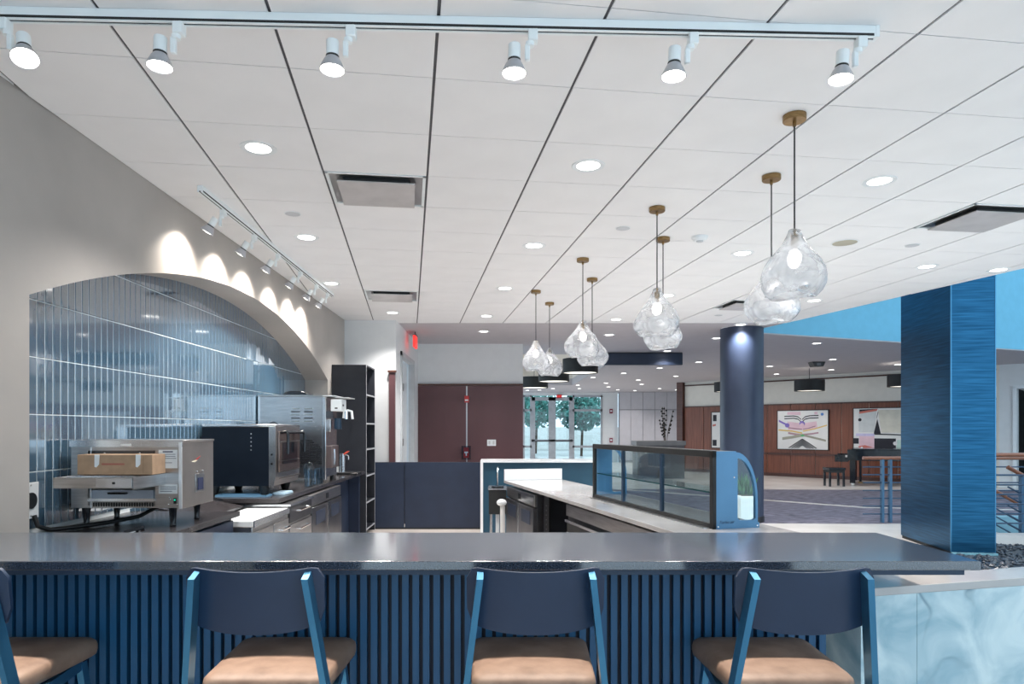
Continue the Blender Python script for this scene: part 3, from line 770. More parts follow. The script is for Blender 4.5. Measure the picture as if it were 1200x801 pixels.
# conveyor oven
ov = thing('conveyor_oven', 'stainless conveyor oven on four black legs under the tile arch', 'oven', (-2.53,3.95,CT))
OW, OD, ob, ot = .66, .43, .115, .505
m = MB(); m.box(0,.10,0,OD,ob,ot); m.box(.50,OW-.012,0,OD,ob,ot); m.box(.10,.50,.30,OD,ob,ot); m.box(.10,.50,0,.30,ot-.05,ot); m.box(.10,.50,.02,.30,ob,ob+.10); m.box(.10,.50,.0,.30,ob,ob+.012)
m.build('housing', steel, ov)
B(-.005,OW+.005,-.008,OD+.005,ot,ot+.012).build('top_cover', steel, ov, bevel=.003)
B(-.005,OW+.005,-.010,-.006,ot-.028,ot+.012).build('top_lip', steel_lt, ov)
B(.30,.36,-.012,-.010,ot-.022,ot-.010).build('maker_plate', white_pl, ov)
B(OW-.012,OW,-.004,OD,ob-.005,ot).build('side_panel', mat('side_steel',(.40,.375,.36),.38,.85,var=.06), ov, bevel=.002)
B(OW-.016,OW+.001,-.012,-.004,ob-.004,ot).build('corner_strip', mat('polished_strip',(.86,.90,.94),.35,.6), ov)
B(.115,.122,-.004,.0,ob,ot-.03).build('corner_strip', mat('polished_strip',(.86,.90,.94),.35,.6), ov)
B(.12,.485,.02,.024,ob+.35-.04,ob+.35+.02).build('flap', steel_dk, ov)
for x in (.19,.40):
    q = MB().sphere((x,.015,ob+.325),.008,8).build('knob', chrome, ov, smooth=60); 
B(.12,.485,.004,.02,ob+.055,ob+.105).build('lower_panel', mat('blue_steel',(.38,.45,.55),.35,.7), ov)
MB().tube([(.23,.0,ob+.088),(.23,-.02,ob+.088),(.33,-.02,ob+.088),(.33,.0,ob+.088)],.006,8).build('handle', black, ov, smooth=40)
B(.10,.50,-.006,.004,ob+.040,ob+.056).build('ledge', steel_lt, ov)
for i in range(24): B(.13+.0152*i,.138+.0152*i,-.0015,.0,ob+.008,ob+.032).build('vent_slot', black, ov)
# control column with notices
B(.52,.632,-.003,0,ob+.235,ob+.345).build('notice_sheet', white_pl, ov)
B(.505,.55,-.004,-.001,ob+.205,ob+.30).build('notice_sheet', white_pl, ov)
B(.52,.632,-.003,0,ob+.085,ob+.140).build('notice_sheet', white_pl, ov)
ink = mat('print_ink', (.08,.10,.16), .6)
for x0,x1,z in ((.545,.605,.333),(.535,.62,.318),(.535,.62,.306),(.53,.625,.294),(.53,.60,.268),(.53,.625,.125),(.53,.625,.112),(.53,.60,.099)):
    B(x0,x1,-.0042,-.003,ob+z-(.004 if z==.333 else .0015),ob+z+(.004 if z==.333 else .0015)).build('printed_line', ink, ov)
MB().cyl((.532,-.008,ob+.245),(.532,-.004,ob+.245),.007,n=14).build('dial', black, ov); MB().cyl((.532,-.008,ob+.22),(.532,-.004,ob+.22),.010,n=14).build('dial', steel, ov)
q = B(.610,.625,-.006,0,ob+.025,ob+.058).build('rocker_switch', black, ov); B(.613,.622,-.008,-.006,ob+.044,ob+.052).build('lit_mark', ledgreen, q)
for x,z in ((.585,.062),(.59,.052),(.58,.022),(.633,.02)): MB().sphere((x,-.003,ob+z),.004,8).build('screw', chrome, ov)
# side latch and label
q = B(OW,OW+.008,.16,.28,ob+.075,ob+.19).build('side_inlet', steel, ov, bevel=.002); B(OW+.008,OW+.012,.185,.255,ob+.09,ob+.165).build('inlet_recess', mat('inlet_blue',(.03,.04,.10),.4), q)
for y in (.18,.26): MB().sphere((OW+.004,y,ob+.205),.006,8).build('screw', chrome, ov)
MB().prism([(.12,ob+.268),(.16,ob+.262),(.20,ob+.275),(.17,ob+.276)],'x',OW,OW+.002).build('label_mark', mat('label_cream',(.8,.75,.6),.5), ov)
MB().prism([(.17,ob+.278),(.20,ob+.278),(.24,ob+.300),(.20,ob+.288)],'x',OW,OW+.002).build('label_mark', red, ov)
for x in (.06,.58):
    for y in (.05,OD-.06): MB().lathe([(.016,0),(.020,.006),(.015,.02),(.024,ob-.01),(.024,ob)],14,(x,y,0)).build('leg', black_gl, ov, smooth=40)
# conveyor tray
cv = MB().box(.13,.56,-.35,.02,ob+.155,ob+.165); cv.box(.13,.56,-.352,-.348,ob+.147,ob+.205)
cv.box(.556,.562,-.352,.0,ob+.14,ob+.205); cv.box(.128,.134,-.352,.0,ob+.147,ob+.205)
tr_ = cv.build('conveyor_tray', steel, ov)
B(.36,.555,-.356,-.352,ob+.152,ob+.200).build('end_plate', steel_lt, tr_); B(.45,.465,-.358,-.356,ob+.17,ob+.182).build('cut_out', black, tr_)
for i in range(9): MB().cyl((.14,-.33+.038*i,ob+.20),(.555,-.33+.038*i,ob+.20),.004,n=6).build('belt_wire', steel_lt, tr_)
bx_ = thing('cardboard_box', 'brown cardboard carton lying on the oven conveyor', 'box', (-2.40,3.80,CT+ob+.207))
B(0,.43,0,.28,0,.115).build('carton', cardb, bx_, bevel=.003)
for x in (.10,.335): MB().prism([(x,.115),(x+.028,.115),(x+.026,.06),(x+.010,.042),(x,.045)],'y',-.002,0).build('tape_tab', white_pl, bx_)
B(.14,.27,-.001,0,.055,.066).build('printed_mark', mat('faded_red',(.38,.14,.10),.8), bx_)
B(.375,.38,-.001,0,.01,.11).build('side_flap', mat('card_dark',(.33,.21,.13),.85), bx_)

# black sided oven
bo = thing('black_oven', 'black sided countertop oven with chrome corner and front handle', 'oven', (-2.57,5.78,CT))
B(0,.60,0,.70,.085,.60).build('housing', mat('oven_black',(.005,.010,.019),.35,spec=.25), bo, bevel=.006)
B(-.002,.645,-.004,.704,.60,.625).build('top_cover', steel_lt, bo, bevel=.008)
MB().prism([(.585,.07),(.625,.075),(.64,.16),(.645,.60),(.585,.60)],'y',-.004,.0).build('corner_plate', steel_lt, bo)
MB().prism([(.59,.085),(.62,.085),(.64,.16),(.645,.60),(.59,.60)],'y',0,.70).build('front_panel', steel, bo)
q = B(.645,.66,.05,.65,.20,.56).build('door', mat('bronze_steel',(.26,.20,.18),.25,.9), bo, bevel=.004); B(.66,.664,.14,.56,.27,.46).build('door_window', black_gl, q)
hd = MB().tube([(.66,.10,.55),(.71,.10,.56),(.72,.10,.53),(.72,.10,.36)],.014,10).build('handle', black_gl, q, smooth=50)
MB().tube([(.66,.60,.55),(.71,.60,.56),(.72,.60,.53),(.72,.60,.36)],.014,10).build('handle', black_gl, q, smooth=50)
MB().tube([(.71,.10,.55),(.71,.60,.55)],.012,8).build('handle_bar', black_gl, q, smooth=50)
for z in (.15,.205,.30,.47): MB().tube([(.662,.05,z),(.662,.65,z)],.004,6).build('trim_line', black, q)
for z in (.28,.36): MB().cyl((.612,-.004,z),(.612,-.010,z),.009,n=12).build('button', black, bo)
for i in range(5): MB().sphere((.43,-.001,.40+.035*i),.006,8).build('vent_hole', mat('slot_grey',(.25,.28,.32),.4), bo)
for x in (.08,.53):
    for y in (.06,.62): MB().lathe([(.03,0),(.05,.06),(.052,.085)],12,(x,y,0)).build('foot', black, bo, smooth=40)
for lab, x0, y0, wd, dp, mt in (('flat light blue tray lying under the black oven', -2.42, 5.70, .44, .15, mat('tray_blue',(.16,.34,.52),.3)),
                             ('pale blue cloth folded beside the black oven feet', -1.99, 5.86, .12, .24, mat('cloth_blue',(.45,.62,.74),.6))):
    t = thing('tray' if 'tray' in lab else 'folded_cloth', lab, 'tray' if 'tray' in lab else 'cloth', (x0,y0,CT))
    if 'tray' in lab:
        B(0,wd,0,dp,0,.006).build('base', mt, t); MB().box(0,wd,0,.006,.006,.016).box(0,wd,dp-.006,dp,.006,.016).box(0,.006,0,dp,.006,.016).box(wd-.006,wd,0,dp,.006,.016).build('rim', mt, t)
    else:
        B(0,wd,0,dp,0,.012).build('lower_fold', mt, t, bevel=.005); B(.005,wd-.004,.006,dp-.01,.012,.022).build('upper_fold', mt, t, bevel=.005)

# coffee machine
cm = thing('coffee_machine', 'tall stainless drink machine with louvred side and black lid', 'drink machine', (-2.59,7.20,CT))
B(0,.70,0,.62,.05,.935).build('housing', mat('machine_steel',(.52,.53,.55),.26,1,var=.08,scale=4,stretch=(1,1,10)), cm, bevel=.004)
B(.0,.02,-.004,0,.05,.935).build('corner_strip', steel_lt, cm); B(.695,.735,-.006,.05,.03,.93).build('front_post', steel_lt, cm, bevel=.006)
B(-.005,.74,-.005,.625,.935,.950).build('top_plate', steel, cm)
MB().prism([(.22,.95),(.50,.95),(.47,.985),(.42,1.0),(.30,1.0),(.25,.985)],'y',.12,.45).build('hopper_lid', black_gl, cm, bevel=.008)
for cx0 in (.36,.50):
    for i in range(5): MB().prism([(cx0,.66+.034*i),(cx0+.095,.66+.034*i),(cx0+.095,.672+.034*i),(cx0,.672+.034*i)],'y',-.010,-.0).build('louvre', steel_dk if i%2 else steel, cm)
m = MB()
for i in range(14):
    for j in range(12):
        if i+j > 20 or j > 11: continue
        x = .46+.0165*i; z = .20+.0225*j
        if (x-.46)+(z-.20)*.6 > .28 and j > 9: continue
        m.add([(x,-.0012,z),(x+.011,-.0012,z),(x+.011,-.0012,z+.015),(x,-.0012,z+.015)],[(0,1,2,3)])
q = m.build('perforated_grille', black, cm); q['kind'] = 'stuff'
m = MB(); 
for k in range(13):
    a = math.pi*k/12; m.v += [(.165+.062*math.cos(a),-.002,.60+.062*math.sin(a)),(.165+.032*math.cos(a),-.002,.60+.032*math.sin(a))]
for k in range(12): m.f.append([2*k,2*k+1,2*k+3,2*k+2])
m.add([(.103,-.002,.54),(.133,-.002,.54),(.133,-.002,.60),(.103,-.002,.60),(.197,-.002,.54),(.227,-.002,.54),(.227,-.002,.60),(.197,-.002,.60)],[(0,1,2,3),(4,5,6,7)])
m.build('side_hook', mat('hook_grey',(.12,.14,.17),.4,.5), cm)
# dispensing front
B(.735,.80,.0,.30,.16,.40).build('drip_guard', mat('guard_bronze',(.20,.16,.16),.3,.6), cm, bevel=.006)
MB().tube([(.80,.10,.19),(.805,.10,.25),(.80,.10,.36)],.010,8).build('sight_tube', steel_lt, cm, smooth=50)
B(.70,.83,-.01,.40,.935,.945).build('top_shelf', white_mt, cm); B(.83,.97,.02,.36,.920,.926).build('top_shelf', white_mt, cm)
q = B(.78,.90,.02,.24,.775,.905).build('control_head', white_mt, cm, bevel=.006); B(.9,.902,.06,.12,.83,.85).build('display', black, q)
B(.825,.855,.018,.0195,.80,.815).build('display', black, q)
B(.70,.80,.05,.22,.70,.775).build('mixing_block', steel_dk, cm); B(.735,.785,.0,.1,.55,.69).build('milk_jug_holder', steel_lt, cm, bevel=.006)
MB().cyl((.84,.10,.58),(.84,.10,.70),.042,n=16).build('nozzle_cup', mat('dark_blue_cup',(.01,.03,.06),.3), cm, smooth=40)
MB().tube([(.90,.10,.70),(.91,.10,.775),(.95,.10,.785),(.99,.10,.775),(1.0,.10,.69)],.014,8).build('tap_spout', white_mt, cm, smooth=50)
MB().cyl((.93,.10,.69),(.93,.10,.78),.022,n=12).build('tap_body', chrome, cm, smooth=40)
for x in (.05,.66):
    for y in (.05,.56): MB().cyl((x,y,0),(x,y,.05),.022,n=12).build('foot', black, cm)
# small dispenser with red tap
wd = thing('tap_dispenser', 'small steel dispenser with red tap lever before the shelf cabinet', 'dispenser', (-1.97,8.5,CT))
B(-.06,.20,-.10,.14,0,.03).build('drip_tray', black, wd, bevel=.004); MB().tube([(.12,-.105,.02),(.12,-.12,.02),(.20,-.12,.035),(.20,-.105,.02)],.006,6).build('tray_rail', chrome, wd)
MB().cyl((-.01,.0,.03),(-.01,0,.27),.035,n=16).build('column', steel_lt, wd, smooth=40)
MB().cyl((-.08,.02,.03),(-.08,.02,.10),.018,n=12).build('cup', white_pl, wd, smooth=40)
MB().tube([(.0,-.02,.25),(.05,-.02,.25),(.07,-.02,.235),(.07,-.02,.19)],.009,8).build('spout', chrome, wd, smooth=40)
MB().prism([(.01,.255),(.05,.27),(.085,.30),(.06,.30),(.03,.285)],'y',-.035,-.005).build('lever', mat('lever_red',(.75,.10,.06),.4), wd)
# clear cups
def cup(loc, r, h, lab, dome=False):
    t = thing('drink_cup', lab, 'cup', loc, 0, 'cups before the drink machine')
    MB().lathe([(.0001,.0),(r*.78,0),(r,h),(r*.95,h),(r*.74,.006),(.0001,.006)],20).build('cup_body', glass_g, t, smooth=40)
    MB().lathe([(r,h-.004),(r*1.05,h-.002),(r*1.05,h+.004),(r*.96,h+.004)],20,close=True).build('rim', glass_g, t, smooth=40)
    if dome: MB().lathe([(r*.98,h+.004),(r*.96,h+.03),(r*.7,h+.062),(r*.25,h+.078)],18).build('dome_lid', glass_g, t, smooth=60)
cup((-1.905,6.72,CT),.052,.17,'clear plastic cup with domed lid by the drink machine', True)
cup((-1.885,6.90,CT),.045,.16,'clear plastic cup beside the domed lid cup', False)
cup((-1.885,7.06,CT),.045,.165,'clear plastic cup nearest the drink machine post', False)
tg = thing('tongs', 'steel tongs with black grip lying near the bar edge before the oven', 'tongs', (-1.93,3.55,CT), R(0))
MB().tube([(-.22,-.14,.012),(-.10,-.06,.018),(.0,.0,.035)],.007,8).build('arm', steel_lt, tg, smooth=40); MB().tube([(-.05,-.02,.03),(.03,.03,.05)],.015,8).build('grip', black_gl, tg, smooth=40)
MB().tube([(.02,.0,.035),(.06,-.06,.02),(.08,-.12,.012)],.010,8).build('arm', steel_lt, tg, smooth=40)

# ================================================================== RIGHT SERVICE COUNTER (turned 13.8 degrees)
SA = R(13.8); SO = (1.33,2.43,0)
sc = thing('service_counter', 'pale quartz service counter with marble end panels tinted daylight blue', 'counter', SO, SA)
CL = 5.27
MB().prism([(0,0),(2.4,0),(2.4,.21),(.685,.16),(.685,CL),(0,CL)],'z',CT-.03,CT).build('worktop', quartz, sc, bevel=.002)
for a, b in ((.0,.25),(.25,1.25),(1.25,2.4)): B(a+(.001 if a else 0),b-.001,.004,.03,0,CT-.031).build('marble_slab', marble, sc)
B(0.003,.025,.03,.60,0,CT-.031).build('marble_slab', marble, sc)
B(.645,.68,.2,CL-.02,0,CT-.031).build('outer_panel', marble, sc)
B(.03,.645,.60,.63,0,CT-.031).build('divider', char_lam, sc); B(.10,.645,3.36,3.38,0,CT-.031).build('divider', char_lam, sc)
B(.10,.645,4.08,4.10,0,CT-.031).build('divider', char_lam, sc)
B(.60,.645,.63,CL-.02,0,CT-.031).build('back_board', matte_blk, sc)
m = MB()
for i in range(14): m.cyl((.10,4.0,.18+.045*i),(.094,4.0,.18+.045*i),.004,n=6)
pl = B(.10,.12,3.95,4.08,.05,CT-.04).build('shelf_pilaster', black, sc)
for i in range(14): MB().cyl((.099,4.02,.18+.045*i),(.0965,4.02,.18+.045*i),.005,n=6).build('peg_hole', steel, pl)
us = thing('quartz_upstand', 'white quartz upstand across the far end of the service counter', 'upstand', (SO[0]-math.sin(SA)*CL, SO[1]+math.cos(SA)*CL, CT), SA)
B(.0,.685,-.03,-.006,.0,.125).build('slab', mat('white_quartz',(.80,.82,.84),.12,var=.04,scale=3), us, bevel=.002); B(.0,.685,-.006,0,.0,.12).build('backing', steel_dk, us)
fridge('undercounter_fridge', 'stainless two door undercounter fridge below the pale service counter', (SO[0]-math.sin(SA)*4.16+math.cos(SA)*.05, SO[1]+math.cos(SA)*4.16+math.sin(SA)*.05, 0), SA, 1.06, .50, .85, 2, side=-1)
du = thing('drawer_fridge', 'long black fronted drawer fridge with steel rails below the service counter', 'refrigerator', (SO[0]-math.sin(SA)*.68+math.cos(SA)*.04, SO[1]+math.cos(SA)*.68+math.sin(SA)*.04, 0), SA)
B(.02,.52,0,2.62,.06,.86).build('body', steel_dk, du); B(0,.02,0,2.62,.765,.86).build('top_rail', steel, du, bevel=.003)
for i in range(2):
    for z0, z1 in ((.42,.72),(.10,.40)):
        q = B(0,.02,.02+1.3*i,1.30+1.3*i,z0,z1).build('drawer', matte_blk, du, bevel=.003); B(-.02,.0,.02+1.3*i,1.30+1.3*i,z1-.004,z1+.016).build('handle_rail', steel_lt, q)
        B(-.003,.0,.02+1.3*i,1.30+1.3*i,z1-.10,z1-.09).build('trim_line', steel, q)
B(.05,.5,.02,2.6,0,.06).build('base', black, du)

# glass display case
dc = thing('display_case', 'blue sided curved glass display case standing on the pale counter', 'display case', (SO[0]-math.sin(SA)*1.42+math.cos(SA)*.278, SO[1]+math.cos(SA)*1.42+math.sin(SA)*.278, CT), SA)
DL, DD, DH = 1.84, .30, .452
cblue = mat('case_blue', (.10,.26,.45), .4, .2, var=.04)
curve = [(.145,DH-.005)] + [(.145+.145*math.sin(R(90)*k/10), .16+(DH-.165)*math.cos(R(90)*k/10)) for k in range(1,11)] + [(.29,.03)]
outl = [(.0,.0),(.30,.0),(.30,.03)] + curve[::-1] + [(.145,DH),(0,DH)]
win = [(.155,DH-.04)] + [(.15+.125*math.sin(R(90)*k/10), .16+(DH-.20)*math.cos(R(90)*k/10)) for k in range(1,11)] + [(.275,.055),(.262,.045),(.17,.045),(.155,.06)]
def side_plate(y):
    me = triangulated(outl, [win], 0, 'end_panel'); bm = bmesh.new(); bm.from_mesh(me)
    r = bmesh.ops.extrude_face_region(bm, geom=list(bm.faces))
    for e in r['geom']:
        if isinstance(e, bmesh.types.BMVert): e.co.z = .022
    for v in bm.verts: v.co = (v.co.x, y+v.co.z, v.co.y)
    bmesh.ops.recalc_face_normals(bm, faces=bm.faces); bm.to_mesh(me); bm.free()
    o = link('end_panel', me, cblue, dc)
    MB().prism(win,'y',y+.009,y+.012).build('end_glass', glass_t, o)
    return o
ep = side_plate(0); side_plate(DL-.022)
for x, z in ((.025,.012),(.285,.012),(.13,.30)): MB().sphere((x,0,z),.006,8).build('screw', chrome, ep)
# kitchen side frame with three sliding panes
bf = .03
MB().box(-.012,.012,-.006,DL+.006,DH-.035,DH+.004).box(-.012,.012,-.006,DL+.006,-.0,.03).box(-.012,.012,-.006,bf,0,DH).box(-.012,.012,DL-bf,DL+.006,0,DH).build('rear_frame', matte_blk, dc, bevel=.002)
for y in (DL*.345,DL*.68): B(-.010,.010,y-.014,y+.014,.03,DH-.035).build('divider_bar', mat('bar_blue',(.012,.035,.075),.4), dc)
for a, b in ((bf,DL*.345-.014),(DL*.345+.014,DL*.68-.014),(DL*.68+.014,DL-bf)): B(-.002,.002,a,b,.03,DH-.035).build('sliding_pane', glass_t, dc)
B(.012,.145,.022,DL-.022,DH-.03,DH).build('top_panel', black, dc)
MB().prism([(x,z) for x,z in curve]+[(x-.004,z-.004) for x,z in curve[::-1]],'y',.022,DL-.022).build('curved_glass', glass_t, dc, smooth=40)
q = B(.02,.235,.03,DL-.03,.205,.211).build('glass_shelf', glass_t, dc); B(.014,.02,.03,DL-.03,.204,.212).build('shelf_edge', mat('shelf_green_glass',(.02,.09,.09),.1), q)
B(.0,.30,.022,DL-.022,0,.028).build('deck', mat('deck_grey',(.16,.15,.16),.25,.3), dc)
B(-.05,-.013,.03,DL-.02,0,.006).build('floor_track', steel, dc)
fc = bpy.data.curves.new('case_lettering','FONT'); fc.body = 'Turbo air'; fc.size = .026; fc.shear = .35; fc.extrude = .0006
fo = bpy.data.objects.new('case_lettering', fc); COL.objects.link(fo)
dg = bpy.context.evaluated_depsgraph_get(); fme = bpy.data.meshes.new_from_object(fo.evaluated_get(dg)); bpy.data.objects.remove(fo)
lo = link('lettering', fme, None, dc, (.03,-.001,.030)); lo.rotation_euler = (R(90),0,0); fme.materials.append(mat('ink_navy',(.02,.06,.13),.5))

# bar height counter behind (white waterfall end)
pc = thing('pickup_counter', 'navy pickup counter with white waterfall end at the back', 'counter', (-.225,8.75,0))
B(0,.035,0,.55,0,1.055).build('waterfall_end', mat('white_quartz',(.80,.82,.84),.12,var=.04,scale=3), pc); B(0,1.6,0,.55,1.055,1.08).build('worktop', mat('white_quartz',(.80,.82,.84),.12,var=.04,scale=3), pc)
B(.036,1.58,.06,.09,0,1.05).build('back_panel', mat('panel_blue',(.010,.060,.105),.5), pc); B(.036,1.58,.09,.5,0,1.05).build('body', navy_lam, pc)
# hand sink
hs = thing('hand_sink', 'small black fronted hand sink on steel legs beside the right fridge', 'sink', (-.10,7.62,0))
MB().box(0,.20,0,.02,.52,.80).box(0,.20,.38,.40,.52,.80).box(0,.02,.02,.38,.52,.80).box(.18,.20,.02,.38,.52,.80).box(.02,.18,.02,.38,.52,.56).build('basin', matte_blk, hs)
MB().box(-.008,.208,-.008,.03,.80,.815).box(-.008,.208,.37,.408,.80,.815).box(-.008,.03,.03,.37,.80,.815).box(.17,.208,.03,.37,.80,.815).build('rim', steel_lt, hs)
for x in (.025,.175):
    for y in (.03,.37): MB().cyl((x,y,0),(x,y,.52),.016,n=10).build('leg', steel_lt, hs, smooth=40)
MB().cyl((.10,.1,.0),(.10,.1,.52),.022,n=12).build('drain_pipe', white_pl, hs, smooth=40)
MB().tube([(.10,.36,.815),(.10,.36,1.0),(.10,.32,1.04),(.10,.26,1.03),(.10,.25,.98)],.010,8).build('faucet', chrome, hs, smooth=50)
sp = thing('sprayer_hose', 'white hose with round spray head hooked beside the fridge door', 'sprayer', (.055,7.22,0))
MB().tube([(0,0,0.02),(0,0,.4),(.0,.0,.66)],.028,12).build('pipe', mat('pipe_white',(.65,.65,.64),.4), sp, smooth=50); MB().sphere((-.01,-.01,.70),.055,12,(1,1,.7)).build('head', white_pl, sp, smooth=60)

# ================================================================== COLUMNS, LOBBY
rc = thing('round_column', 'round dark blue column under the ceiling edge by the lobby', 'column', (3.98,10.85,0))
MB().lathe([(.0001,0),(.335,0),(.335,CZ-.004),(.0001,CZ-.004)],64).build('shaft', rcol, rc, smooth=30)
MB().lathe([(.335,0),(.345,0),(.345,.10),(.335,.10)],64,close=True).build('base_ring', black, rc, smooth=30)
KA = R(-8)
sq = thing('square_column', 'tall square column with brushed blue cladding rising through the atrium', 'column', (5.38,7.9,0), KA)
B(.01,.475,.01,1.27,0,8.4).build('core', matte_blk, sq)
B(0,.485,0,.012,.04,8.4).build('cladding_panel', colclad, sq); B(-.002,.010,.0,1.28,.04,8.4).build('cladding_panel', colclad, sq)
B(.475,.487,.0,1.28,.04,8.4).build('cladding_panel', colclad, sq); B(0,.485,1.268,1.28,.04,8.4).build('cladding_panel', colclad, sq)
for x, y in ((-.003,-.003),(.478,-.003)): B(x,x+.012,y,y+.012,.04,8.4).build('corner_trim', chair_mt, sq)
B(.0,.50,-.03,.0,0,.035).build('base_plate', mat('base_blue',(.2,.42,.5),.4), sq)
# pebble bed at the column foot
pm_ = MB(); rr = random.Random(3)
for i in range(1500):
    x = rr.uniform(4.6,8.6); y = rr.uniform(6.7,8.5)
    dx, dy = x-5.38, y-7.9; lx = dx*math.cos(KA)+dy*math.sin(KA); ly = -dx*math.sin(KA)+dy*math.cos(KA)
    if -.06 < lx < .55 and -.06 < ly < 1.35: continue
    s_ = rr.uniform(.025,.05); a = rr.uniform(0,3.1); ca, sa = math.cos(a), math.sin(a)
    vs = []
    for u, v, q in ((1,0,0),(0,.7,0),(-1,0,0),(0,-.7,0),(0,0,.5),(0,0,-.4)):
        vs.append((x+s_*(u*ca-v*sa), y+s_*(u*sa+v*ca), .02+s_*q))
    pm_.add(vs, [(0,1,4),(1,2,4),(2,3,4),(3,0,4),(1,0,5),(2,1,5),(3,2,5),(0,3,5)])
po = pm_.build('pebbles', pebble_m); po['kind'] = 'stuff'; po['label'] = 'dark loose pebbles bedded around the square column foot'; po['category'] = 'pebbles'
struct(B(4.5,8.7,6.6,8.5,0,.012).build('floor_pebble_bed', pebble_m))

# railings round the stair
def railing(name, label, p0, p1, posts, wood_top=True, z0=0, z1=0, rods=6):
    t = thing(name, label, 'railing', (0,0,0))
    a = Vector(p0); b = Vector(p1)
    def at(s, h): q = a.lerp(b, s); return (q.x, q.y, q.z+h)
    MB().tube([at(0,1.03),at(1,1.03)],.028,10).build('handrail', railwood, t, smooth=40)
    for i in range(rods): MB().tube([at(0,.14+.125*i+.0),at(1,.14+.125*i)],.011,6).build('rod', railblue, t, smooth=40)
    for s_ in posts:
        q = a.lerp(b, s_); MB().box(q.x-.018,q.x+.018,q.y-.03,q.y+.03,q.z,q.z+1.01).build('post', mat('post_blue',(.05,.14,.25),.35), t)
    return t
railing('stair_railing', 'far stair railing with wood handrail in front of the piano', (5.83,10.62,0), (12.4,10.62,0), (.047,.066,.45,.75,.98), rods=7)
railing('stair_railing', 'near stair railing with wood handrail right of the square column', (6.02,8.66,.13), (12.4,8.66,.13), (.20,.55,.95), rods=6)
for i, (yy, lab) in enumerate(((9.0,'nearer sloping handrail going down the stair beside the column'),(10.3,'farther sloping handrail going down the stair beside the column'))):
    t = railing('sloping_handrail', lab, (6.9,yy,-.05), (10.6,yy,-2.1), (.05,.5,.95), rods=6)

# wood wall artworks
def art(t0, t1, z0, z1, label, shapes):
    px, py = W0[0]+.686*t0, W0[1]-.727*t0
    t = thing('wall_artwork', label, 'picture', (px-.727*.045, py-.686*.045, z0), WA)
    wd, ht = t1-t0, z1-z0
    B(0,wd,0,.04,0,ht).build('canvas', mat('art_white',(.82,.81,.79),.6,var=.04,scale=2), t)
    fr = MB().box(-.02,0,-.01,.045,-.02,ht+.02).box(wd,wd+.02,-.01,.045,-.02,ht+.02).box(0,wd,-.01,.045,-.02,0).box(0,wd,-.01,.045,ht,ht+.02)
    fr.build('frame', matte_blk, t)
    for i, (nm, cl, pts) in enumerate(shapes):
        MB().prism([(u*wd, v*ht) for u, v in pts],'y',-.001-.0006*i,0).build(nm, mat('art_'+'_'.join(str(int(c*100)) for c in cl), cl, .7), t)
def stroke(pts, w_):
    up = [(x,y+w_/2) for x,y in pts]; dn = [(x,y-w_/2) for x,y in pts[::-1]]; return up+dn
def disc_pts(cx, cy, r, n=16, ar=1.28): return [(cx+r*math.cos(6.283*k/n), cy+r*ar*math.sin(6.283*k/n)) for k in range(n)]
BK=(.02,.02,.03); PK=(.78,.55,.62); YE=(.75,.52,.16); PU=(.25,.18,.55); GR=(.38,.37,.30); GN=(.12,.45,.18); RD=(.62,.18,.14); LV=(.62,.58,.80)
sA = [('pink_shape',PK,[(.22,.42+.08),(.5,.44+.06),(.80,.54),(.78,.72),(.55,.68),(.45,.68),(.20,.72)]),
      ('pink_shape',PK,[(.2,.9),(.47,.88),(.47,.97),(.2,.97)]),('pink_shape',PK,[(.74,.90),(.80,.90),(.80,.96),(.74,.96)])]
for o_ in (0,.06): sA += [('ink_stroke',BK,stroke([(.14,.855-o_),(.33,.865-o_),(.42,.84-o_),(.48,.77-o_)],.026)), ('ink_stroke',BK,stroke([(.50,.77-o_),(.56,.84-o_),(.65,.865-o_),(.82,.87-o_)],.026))]
sA += [('yellow_band',YE,stroke([(.02,.50),(.3,.47),(.50,.42)],.035)),('yellow_band',YE,stroke([(.52,.47),(.75,.53),(.98,.62)],.03)),
       ('plum_band',(.40,.22,.28),stroke([(.22,.56),(.40,.53),(.5,.52)],.025)),('plum_band',(.40,.22,.28),stroke([(.52,.52),(.62,.54),(.76,.60)],.025)),
       ('plum_band',(.45,.28,.32),stroke([(.22,.42),(.35,.39),(.50,.37)],.05)),('plum_band',(.45,.28,.32),stroke([(.52,.38),(.68,.40),(.82,.43)],.04)),
       ('grey_band',GR,stroke([(.10,.27),(.3,.31),(.52,.37)],.07)),('grey_band',GR,stroke([(.50,.37),(.74,.30),(.96,.23)],.05)),
       ('purple_dot',PU,disc_pts(.50,.66,.055)),('purple_dot',PU,disc_pts(.20,.62,.045)),('purple_stroke',PU,stroke([(.03,.74),(.12,.68),(.20,.63)],.05)),('blue_dot',(.1,.25,.6),disc_pts(.89,.90,.028)),('green_shape',GN,disc_pts(.51,.355,.04,8,.7)),('pink_dot',PK,disc_pts(.50,.62,.045))]
for o_ in (0,.06,.12,.18): sA.append(('chevron',BK,[(.22+o_,.03),(.245+o_,.03),(.505,.215-o_*.75+.03),(.77-o_,.03),(.795-o_,.03),(.505,.245-o_*.75+.03)]))
art(3.337,4.858,.866,2.055,'white abstract picture with open book shapes and black chevrons on wood wall',sA)
